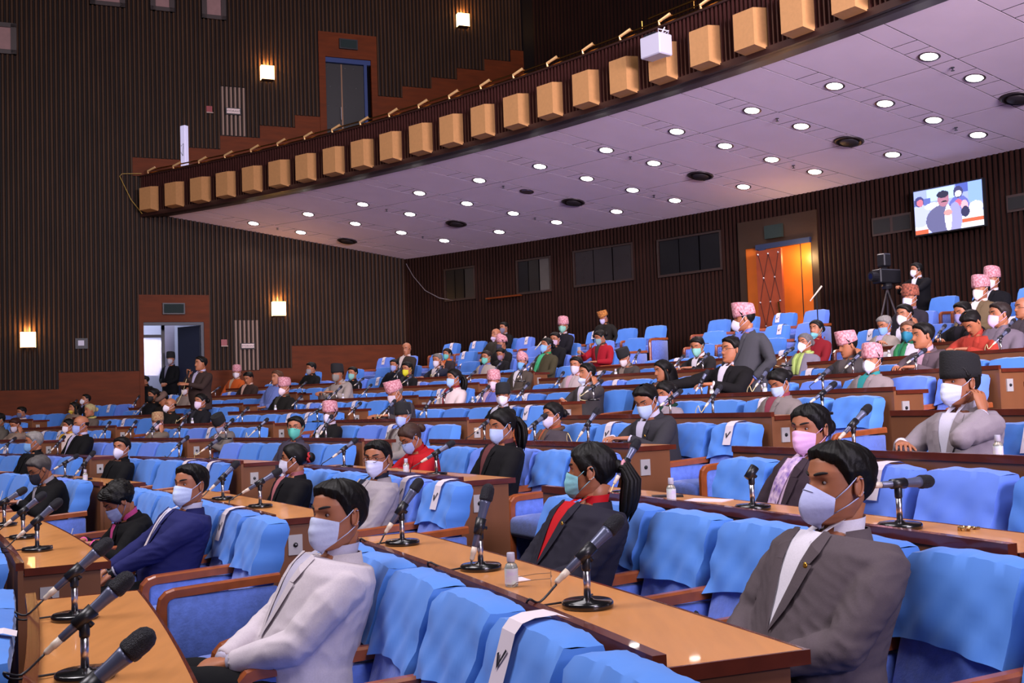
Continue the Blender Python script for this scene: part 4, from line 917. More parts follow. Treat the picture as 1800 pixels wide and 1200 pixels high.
    # neck shirt band
    for (phi0,phi1,rad,z0,z1) in ((-math.pi,math.pi,.062,.965,1.028),):
        rings=[]
        for z in (z0,z1):
            rings.append([bend(Vector((rad*math.sin(q)*(1. if z==z0 else .97),.034-rad*math.cos(q)*1.02,z-.020*math.cos(q)+upz))) for q in np.linspace(.42,2*math.pi-.42,20)])
        sh.grid(rings)
    for sd in (-1,1):   # collar points
        a=bend(Vector((sd*.012,-.030,.995+upz))); b=bend(Vector((sd*.055,-.005,1.022+upz))); c=castb(sd*.040,.93,.010)
        sh.add([a,b,c,a+Vector((0,-.004,-.004))],[(0,1,2)])
    for sd,(Sh,E,Wr,*_) in A.items():
        dd=(Wr-E).normalized(); cf_=MB(); cf_.tube([Wr-dd*.035,Wr-dd*.004],[.034,.033],12); CF.append(cf_.mesh('cuff',[M_paper],True))
    sh=sh.mesh('shirt',[M_paper],True)
    LPS=[]
    for sd in (-1,1):
        lp=MB()
        inn=[(.058,.985),(.053,.93),(.043,.87),(.030,.80),(.015,.73),(.003,.665)]
        out=[(.098,.965),(.108,.905),(.098,.865),(.078,.79),(.048,.72),(.006,.655)]
        for i in range(5):
            g=[]
            for (a,b) in ((inn[i],out[i]),(inn[i+1],out[i+1])):
                if i==1 and (a,b)==(inn[2],out[2]): b=(.088,.868)
                g.append([castb(sd*(a[0]+(b[0]-a[0])*u),a[1]+(b[1]-a[1])*u,.0095+.002*math.sin(u*3.14)) for u in (0,.33,.66,1)])
            lp.grid(g)
        LPS.append(lp.mesh('lapel',[M_paper],True))
    lp=MB()
    # collar of jacket behind the neck
    rings=[]
    for (rad,z) in ((.098,.962),(.079,1.012),(.073,1.010)):
        rings.append([bend(Vector((rad*math.sin(q),.036+rad*math.cos(q)*.95,z-(.03*(abs(q)/2.2)**2)+upz))) for q in np.linspace(-2.2,2.2,18)])
    lp.grid(rings)
    lp=lp.mesh('jacket_collar',[M_paper],True)
    bt=[]
    for q in ((.0,.63),(.0,.57)):
        b_=MB(); b_.ell(castb(q[0],q[1],.004),(.011,.005,.011),10,6); bt.append(b_.mesh('button',[M_black],True))
    tie=MB(); G=[]
    for i in range(8):
        z=.955-.0+(.60-.955)*i/7; hw=.010+.016*smooth01(i/6); G.append([castb(hw*u,z,.013) for u in (-1,0,1)])
    tie.grid(G); tie=tie.mesh('tie',[M_paper],True)
    pin=MB(); c_=castb(.075,.86,.010); pin.ell(c_,(.010,.004,.012),12,6); pin=pin.mesh('lapel_pin',[mat('gold_pin','#c89a3c',.3,metal=.9)],True)
    sc=MB(); P_=[bend(Vector((.083*math.sin(q),.035-.083*math.cos(q),.985-.03*math.cos(q)+upz))) for q in np.linspace(-math.pi,math.pi,18)]
    sc.tube(P_,[(.026,.02)]*18,8)
    for sd in (-1,1):
        pth=[castb(sd*.05,.96,.012),castb(sd*.055,.87,.016),castb(sd*.045,.77,.016),castb(sd*.03,.66,.014)]; sc.tube(pth,[(.03,.012),(.034,.012),(.034,.012),(.028,.01)],8)
    sc=sc.mesh('scarf',[M_paper],True)
    dr=MB(); G=[]
    for i in range(12):
        u=i/11; row=[]
        for v in np.linspace(-1,1,7):
            zc=.985-.40*u; xc=.02+ -.13*u+.0; row.append(castb(xc+v*.065,zc+.045*v,.012+.003*math.sin(v*9+u*5)))
        G.append(row)
    dr.grid(G); dr=dr.mesh('drape',[M_paper],True)
    BC[key]=dict(jacket=me,BV=BV,BF=BF,trousers=tm,shoes=sm,shirt=sh,lapels=lp,LPS=LPS,bt=bt,CF=CF,tie=tie,pin=pin,scarf=sc,drape=dr,A=A,bend=bend,upz=upz,lean=lean)
    return BC[key]
def slotmat(o,m,i=0):
    o.material_slots[i].link='OBJECT'; o.material_slots[i].material=m; return o
# hair / caps / masks in head space
HC={}
def hair_mesh(kind,lod):
    if (kind,lod) in HC: return HC[(kind,lod)]
    mb=MB(); N,K=(150,28) if lod==0 else ((32,10) if lod==1 else (20,7)); r=np.random.RandomState(4)
    fem=kind in('bun','pony','long','curly')
    if kind=='bald': hx=[0,1.9,2.05,3.15]; hy=[1.0,1.0,.2,-.35]; base=-.5
    hxs=[0,.55,.95,1.2,1.42,1.6,1.95,2.4,3.15]
    hts=[.66,.62,.54,.30,-.02,.15,-.2,-.42,-.52] if not fem else [.60,.56,.36,.05,-.15,.0,-.3,-.5,-.6]
    top=.013 if not fem else .012
    if kind=='curly': top=.03
    rows=[]
    for j in range(K+1):
        s=j/K; row=[]
        for i in range(N):
            p=-math.pi+2*math.pi*i/N; ap=abs(p)
            hl=float(np.interp(ap,hxs,hts))+(.018*math.sin(p*5+1)+.008*math.sin(p*13) if ap<1.1 else 0)
            if kind=='bald': hl=float(np.interp(ap,[0,1.35,1.6,3.15],[-.0,-.05,.0,-.45])); tstart=float(np.interp(ap,[0,1.35,1.75,3.15],[-.0,.0,.22,.15])); t=tstart+(hl-tstart)*s; off=.006*math.sin(math.pi*min(1,s+.1))+.0005
            else:
                t=1-(1-hl)*s; e=min(1,(1-s)*(2.6 if ap<1.3 else 4))**.75; off=(top+.003*(1 if ap>2 else 0))*e+.0012+(.0007*math.sin(p*38+3*math.sin(t*6)) if lod==0 else 0)
                off+=(.0022*math.sin(p*9+t*7)+.0012*math.sin(p*15+t*13))*e
                if kind=='short' : off+=.006*max(0,math.cos(p-.5))*e*(1 if t>.3 else 0)+.004*e*math.exp(-((t-.75)/.2)**2)
                if kind=='curly': off+=.006*math.sin(p*13+t*31)*math.sin(t*40+p*5)*e
            row.append(head_pt(p,t,off,False))
        rows.append(row)
    mb.loft(rows,0,False)
    if kind=='bun': mb.ell((0,.135,.0),(.042,.036,.042),14,10)
    if kind=='curly':
        for q in range(26):
            a,b=r.uniform(0,6.28),r.uniform(-.3,1.2); mb.ell((.085*math.sin(a)*math.cos(b)*1.0,.03+.095*abs(math.cos(a))*math.cos(b),.03+.095*math.sin(b)),(.022,.024,.022),8,6)
    if kind=='pony':
        mb.ell((0,.115,.015),(.032,.03,.03),12,8)
        
        for q in range(15):
            a=q*2.4; rr=.006+.030*((q%5)/4); ox,oy=rr*math.cos(a),rr*math.sin(a)
            mb.tube([(ox*.3,.108,.015+oy*.3),(ox,.145+oy*.3,.005+oy*.6),(ox*1.3,.165+oy,-.05),(ox*1.4+.006*math.sin(q),.155+oy*1.1,-.11),(ox*1.2+.01*math.sin(q*2),.14+oy,-.17),(ox,.125+oy*.6,-.20-.015*(q%3))],[.010,.016,.018,.018,.014,.002],7)
        mb.ell((0,.118,.012),(.028,.026,.028),12,8)
    if kind=='long':
        mb.tube([(0,.06,.04),(0,.085,-.05),(0,.09,-.14),(0,.085,-.23)],[(.085,.05),(.095,.05),(.09,.045),(.06,.03)],14)
        for sx in (-1,1): mb.tube([(sx*.07,-.01,.03),(sx*.085,-.005,-.06),(sx*.09,-.01,-.16),(sx*.08,-.01,-.2)],[.018,.026,.026,.01],8)
    HC[(kind,lod)]=mb.mesh('hair',[M_black],True); return HC[(kind,lod)]
def cap_mesh(kind):
    if kind in HC: return HC[kind]
    mb=MB(); N=32; rings=[]
    if kind=='flat':
        for (sc,z,dy) in ((1.02,.035,0),(1.2,.06,-.02),(1.22,.085,-.02),(.9,.12,-.01),(.2,.13,-.01)): rings.append([Vector((.086*sc*math.sin(q),.006+dy-.105*sc*math.cos(q),z-.02*math.cos(q))) for q in np.linspace(0,2*math.pi,N,endpoint=False)])
    elif kind=='round':
        for (sc,z,tl) in ((1.0,.035,0),(1.04,.08,.0),(.98,.125,.01),(.78,.158,.015),(.4,.172,.015),(.05,.175,.015)): rings.append([Vector((.086*sc*math.sin(q),.008-.104*sc*math.cos(q),z+.008*math.cos(q)+tl*math.cos(q))) for q in np.linspace(0,2*math.pi,N,endpoint=False)])
    else:
        for (sx,sy,z,tl) in ((1.02,1.02,.030,-.004),(1.05,1.04,.055,-.004),(1.02,1.02,.095,.004),(.97,.99,.126,.016),(.94,.96,.133,.018),(.86,.88,.129,.015),(.3,.5,.127,.012),(.02,.1,.128,.012)): rings.append([Vector((.087*sx*math.sin(q),.008-.105*sy*math.cos(q),z+tl*math.cos(q)+.006*math.sin(q)*(z>.12))) for q in np.linspace(0,2*math.pi,N,endpoint=False)])
    mb.loft(rings); HC[kind]=mb.mesh('cap',[M_black],True); return HC[kind]
def mask_mesh(kind,lod,low=False):
    if (kind,lod,'m',low) in HC: return HC[(kind,lod,'m',low)]
    mb=MB(); N,K=(36,26) if lod==0 else (16,10); G=[]
    pm=math.radians(62 if kind=='s' else 56)
    for j in range(K+1):
        v=j/K; row=[]
        for i in range(N+1):
            p=-pm+2*pm*i/N; c=abs(p)/pm
            if kind=='s': tt=.03-.17*c**1.2; tb=-1.10+.38*c**1.5
            else: tt=.06-.36*c**1.1; tb=-1.12+.42*c**1.4
            if low: tt-=.45; tb-=.25
            t=tt+(tb-tt)*v; tc=max(t,-1.0)
            if kind=='s': off=.006+.024*math.exp(-(p/.42)**2)*math.sin(math.pi*min(1,.18+.8*v))+.004*math.sin(math.pi*v)+.0012*math.sin(v*22)*(1-c)
            else: off=.006+.040*math.exp(-abs(p)/.42)*math.sin(math.pi*min(1,.12+.84*v))+.006*math.sin(math.pi*v)
            q=head_pt(p,tc,0,False); q=q+Vector((math.sin(p)*.8,-math.cos(p),0))*off+Vector((0,0,(t-tc)*.118))
            if t<-1: q.y+=.012*(-1-t)/.1
            q.y=min(q.y,head_pt(p,tc,.002,True).y-.0015) if c<.5 else q.y
            row.append(q)
        G.append(row)
    mb.grid(G)
    for sx in (0,N):
        sd=-1 if sx==0 else 1; top=G[1][sx]; bot=G[K-1][sx]
        ea=Vector((sd*.086,.0,.022)); eb=Vector((sd*.088,.012,-.03))
        rr=.0016 if lod==0 else .0022
        mb.tube([top,top.lerp(ea,.5)+Vector((sd*.006,0,0)),ea,Vector((sd*.085,.022,.018))],rr,5); mb.tube([bot,bot.lerp(eb,.5)+Vector((sd*.006,0,0)),eb,Vector((sd*.083,.024,-.02))],rr,5)
    if kind=='n' and lod==0:
        c=[G[3][i]+Vector((0,-.001,0)) for i in range(N//2-5,N//2+6)]; mb.tube(c,(.0025,.001),4)
    me=mb.mesh('face_mask',[M_paper],True); HC[(kind,lod,'m',low)]=me; return me
def face_mesh(lod):
    if ('face',lod) in HC: return HC[('face',lod)]
    e=MB()
    for sx in (-1,1):
        c=head_pt(math.asin(.031/.0755),.07,0,True); c=Vector((sx*.0315,c.y+.0075,.0085))
        e.ell(c,(.0125,.0115,.0085),14,10,0); e.ell(c+Vector((-sx*.001,-.0075,0)),(.0066,.0045,.0062),12,8,1)
        # lids
        e.tube([c+Vector((.0135*math.cos(q),-.0085+.004*abs(math.cos(q)),.0062*math.sin(q)+.001)) for q in np.linspace(.1,3.04,8)],.0022,5,2)
    ey=e.mesh('eyes',[mat('eye_white','#9c8f90',.3),mat('iris','#120c0a',.1),mat('eyelid','#6b4230',.5)],True)
    b=MB()
    for sx in (-1,1):
        P=[head_pt(sx*q,.26+.06*math.sin((q-.15)*3.2),.002,True) for q in np.linspace(.16,.72,7)]; b.tube(P,[(.002,.003),(.003,.0045),(.003,.005),(.003,.005),(.0028,.0045),(.002,.0035),(.001,.002)],6)
    br=b.mesh('eyebrows',[mat('brow_hair','#14100f',.8)],True)
    l=MB(); l.tube([head_pt(q,-.55-.02*abs(q),.0008,True) for q in np.linspace(-.32,.32,9)],[(.002,.002)]+[(.003,.0045)]*7+[(.002,.002)],6); lp=l.mesh('lips',[mat('lip','#7a4038',.5)],True)
    g=MB()
    for sx in (-1,1):
        cx_=sx*.033; g.tube([Vector((cx_+.024*math.cos(q),-.108+.006*abs(math.cos(q)),.004+.0165*math.sin(q))) for q in np.linspace(0,2*math.pi,18)],.0014,5)
        g.tube([(sx*.057,-.100,.008),(sx*.078,-.05,.012),(sx*.083,.0,.014)],.0014,5)
    g.tube([(-.010,-.110,.008),(0,-.114,.011),(.010,-.110,.008)],.0014,5); gl_=g.mesh('spectacles',[mat('spectacle_frame','#2a2224',.3,metal=.4)],True)
    mo=MB(); mo.tube([head_pt(q,-.42-.06*abs(q),.003,True) for q in np.linspace(-.36,.36,9)],[(.002,.002)]+[(.004,.006)]*7+[(.002,.002)],6); mo=mo.mesh('moustache',[mat('brow_hair','#14100f',.8)],True)
    HC[('face',lod)]=(ey,br,lp,gl_,mo); return HC[('face',lod)]
def topi_mat(kind):
    if kind=='black': return mat('black_cap_cloth','#17171a',.9,bump=.3,bscale=150)
    if kind=='flat': return mat('brown_tweed','#6a5248',.9,noise=.2,nscale=60)
    if kind=='tan': return mat('tan_cap_cloth','#c8863c',.85,col2='#7a3a1c',nscale=40)
    if kind=='brown': return mat('brown_dhaka','#b06048',.85,col2='#3a1c18',nscale=45)
    if kind=='mix': return mat('yellow_dhaka','#b8a070',.85,col2='#8a4a3a',nscale=45)
    return mat('pink_dhaka','#dcaab2',.85,col2='#a0505e',nscale=55,noise=.1)
SC_FLORAL=mat('floral_cloth','#e6c8e0',.8,col2='#7a5aa8',nscale=30); M_sari=mat('green_sari','#3fae78',.7,noise=.15,nscale=20)
HEADS={}
def person(id,hp,bodydeg,yaw,zf,pose,hair,jk,inn,mask,cap,label,ex,pit,dist):
    lod=0 if dist<8 else (1 if dist<14 else 2)
    big=ex.get('big',1.12 if POSES[pose].get('up') else (1.04 if hair in('short','bald') else 1.0)); D=POSES[pose]
    lk=0
    lk=ex.get('lean',0)
    B=body_set(pose,lod,.035 if big>1.04 else .0,big if big>1 else 1.0,lk)
    bend=B['bend']; upz=B['upz']
    # head transform in body space
    piv=bend(Vector((0,.03,1.035+upz))); lean=math.radians(B['lean'])
    R=Matrix.Rotation(math.radians(yaw),3,'Z')@Matrix.Rotation(math.radians(pit)*1.0,3,'X')
    Rn=Matrix.Rotation(-lean*.5,3,'X')@Matrix.Rotation(math.radians(yaw)*.6,3,'Z')@Matrix.Rotation(math.radians(pit)*.5,3,'X')
    hc=piv+Rn@Vector((0,-.024,.098))
    Hh=hp[2]+Z0-zf
    s=Hh/hc.z; lo_,hi_=(.88,1.08) if not upz else (.84,1.03); s=max(lo_,min(hi_,s))
    if id in('a41',): s=.92
    zoff=Hh-s*hc.z
    if upz or abs(zoff)>.25: pass
    th=math.radians(bodydeg)+math.pi/2
    Rz=Matrix.Rotation(th,3,'Z'); off=Rz@(Vector((hc.x,hc.y,0))*s)
    root=empty('person',(hp[0]-off.x,hp[1]-off.y,zf+zoff),th); root.scale=(s,)*3; tag(root,label,'person')
    sk=skin({True:.42,False:1.0}[bool(ex.get('dark'))] if 'tone' not in ex else ex['tone'])
    # one continuous body mesh
    mb=MB(); mb.add(B['BV'],B['BF'])
    if lod not in HEADS: HEADS[lod]=head_mb(lod)
    M4=Matrix.Translation(hc)@R.to_4x4()@Matrix.Scale(1.07,4)
    mb.add([M4@Vector(v) for v in HEADS[lod].v],HEADS[lod].f)
    nb=bend(Vector((0,.03,.985+upz))); hb=M4@Vector((0,.03,-.05)); mb.tube([nb,nb.lerp(hb,.5),hb],[.056,.052,.054],14)
    for sd,(Sh,E,Wr,hd,hu,cu) in B['A'].items():
        V,F=hand(cu,lod); add_hand(mb,V,F,Wr+Vector(hd).normalized()*.03,hd,hu,1 if sd<0 else -1,1.02)
    ob('body',mb.mesh('body',[sk],True),root)
    def hd_(name,me,m=None):
        o=ob(name,me,root); o.matrix_local=M4
        if m: slotmat(o,m)
        return o
    fc=face_mesh(min(lod,1))
    hd_('eyes',fc[0])
    hd_('eyebrows',fc[1])
    if not mask: hd_('lips',fc[2])
    if ex.get('moust'): hd_('moustache',fc[4])
    if ex.get('glasses'): hd_('spectacles',fc[3])
    hm=mat('hair_'+ex.get('hairc','#15110f').strip('#'),ex.get('hairc','#0c0908'),.55,noise=.35,nscale=60,bump=.15,bscale=260,stretch=(1.5,.4,.4),spec=.25)
    hd_('hair',hair_mesh(hair,lod),hm)
    if cap: 
        k='round' if cap=='pinkr' else ('flat' if cap=='flat' else 'topi'); c=hd_('cap',cap_mesh(k),topi_mat(cap)); c.matrix_local=M4@Matrix.Translation((0,0,-.008))@Matrix.Diagonal((1.045,1.06,1.22 if k=='topi' else 1.04,1))
    if mask: 
        low=id in('a23','a38','a48','a82','a56')
        hd_('face_mask',mask_mesh(mask[0],min(lod,1),low),mat('mask_'+mask[1].strip('#'),mask[1],.7,bump=.1,bscale=60))
    if hair=='pony' and lod==0: 
        f=MB(); f.lathe([(.028,-.008),(.036,0),(.028,.008)],12); hd_('hair_tie',f.mesh('hair_tie',[mat('pink_tie','#c88a96',.6)],True)).matrix_local=M4@Matrix.Translation((0,.138,.01))@Matrix.Rotation(1.4,4,'X')
    if ex.get('scrunch'):
        f=MB(); f.tube([(.034*math.cos(q),.118+.01*math.sin(q*5),.034*math.sin(q)) for q in np.linspace(0,6.283,20)],.012,6); hd_('hair_band',f.mesh('hair_band',[mat('red_band','#b01c22',.7)],True))
    if ex.get('phones'):
        f=MB(); f.tube([(.088*math.cos(q),.0,.02+.108*math.sin(q)) for q in np.linspace(0,math.pi,12)],.008,6); f.ell((.09,0,.0),(.018,.03,.035)); f.ell((-.09,0,.0),(.018,.03,.035)); hd_('headphones',f.mesh('headphones',[M_black],True))
    j=ob('jacket',B['jacket'],root)
    slotmat(j,cloth(jk)); slotmat(ob('trousers',B['trousers'],root),cloth(ex.get('trs','#1a1a20'))); ob('shoes',B['shoes'],root)
    inm=cloth(inn,.7)
    sari=ex.get('sari'); floral=ex.get('floral')
    slotmat(ob('shirt',B['shirt'],root),inm)
    if dist<14:
        for q_ in B['CF']: slotmat(ob('cuff',q_,root),inm)
    if not ex.get('vest'):
        for q_ in B['LPS']: slotmat(ob('lapel',q_,root),cloth(jk,.84))
        slotmat(ob('jacket_collar',B['lapels'],root),cloth(jk,.84))
        if lod==0:
            for q_ in B['bt']: ob('button',q_,root)
    if ex.get('tie'): slotmat(ob('tie',B['tie'],root),cloth(ex['tie'],.5))
    if ex.get('pin'): ob('lapel_pin',B['pin'],root)
    if ex.get('scarf'): slotmat(ob('scarf',B['scarf'],root),cloth(ex['scarf'],.9))
    if sari: slotmat(ob('drape',B['drape'],root),M_sari)
    if floral: slotmat(ob('drape',B['drape'],root),SC_FLORAL)
    if ex.get('watch'):
        Sh,E,Wr,*_=B['A'][1]; dd=(Wr-E).normalized(); f=MB(); f.tube([Wr-dd*.002,Wr+dd*.024],[.031,.031],14); f.ell(Wr+dd*.011+Vector((0,-.012,.028)),(.018,.018,.008)); f.build('wristwatch',M_black,root)
    if pose=='phone':
        Sh,E,Wr,*_=B['A'][-1]; f=MB(); V,F=rbox((-.035,-.004,-.07),(.035,.004,.07),.004,1); f.add(V,F); o=f.build('smartphone',mat('silver_phone','#b8b4bc',.3)); M_=root.matrix_basis@Matrix.Translation(Wr+Vector((0,-.1,.05))); o.matrix_world=M_; tag(o,'silver phone held by the woman in the red jacket','phone')
    if pose=='standspeak':
        Sh,E,Wr,*_=B['A'][-1]; f=MB(); f.tube([Wr+Vector((.03,-.05,-.05)),Wr+Vector((.06,-.03,.09))],[.012,.017],10); f.ell(Wr+Vector((.066,-.022,.112)),(.025,.025,.028)); o=f.build('handheld_microphone',M_grille); o.matrix_world=root.matrix_basis.copy(); tag(o,'black handheld microphone held to the mouth of the standing speaker','microphone')
        f=MB(); f.tube([Wr+Vector((.03,-.06,-.05)),Wr+Vector((.02,-.12,-.25)),Wr+Vector((-.03,-.2,-.45)),Wr+Vector((-.1,-.3,-.6))],.005,5); f.build('cable',M_cablec,o)
    if pose=='write' and lod<2:
        Sh,E,Wr,*_=B['A'][-1]; f=MB(); f.tube([Wr+Vector((.05,-.11,-.02)),Wr+Vector((.03,-.07,.10))],.004,6); o=f.build('pen',M_white); o.matrix_world=root.matrix_basis.copy(); tag(o,'white pen held by '+label.split(',')[0][:60],'pen')
    return root
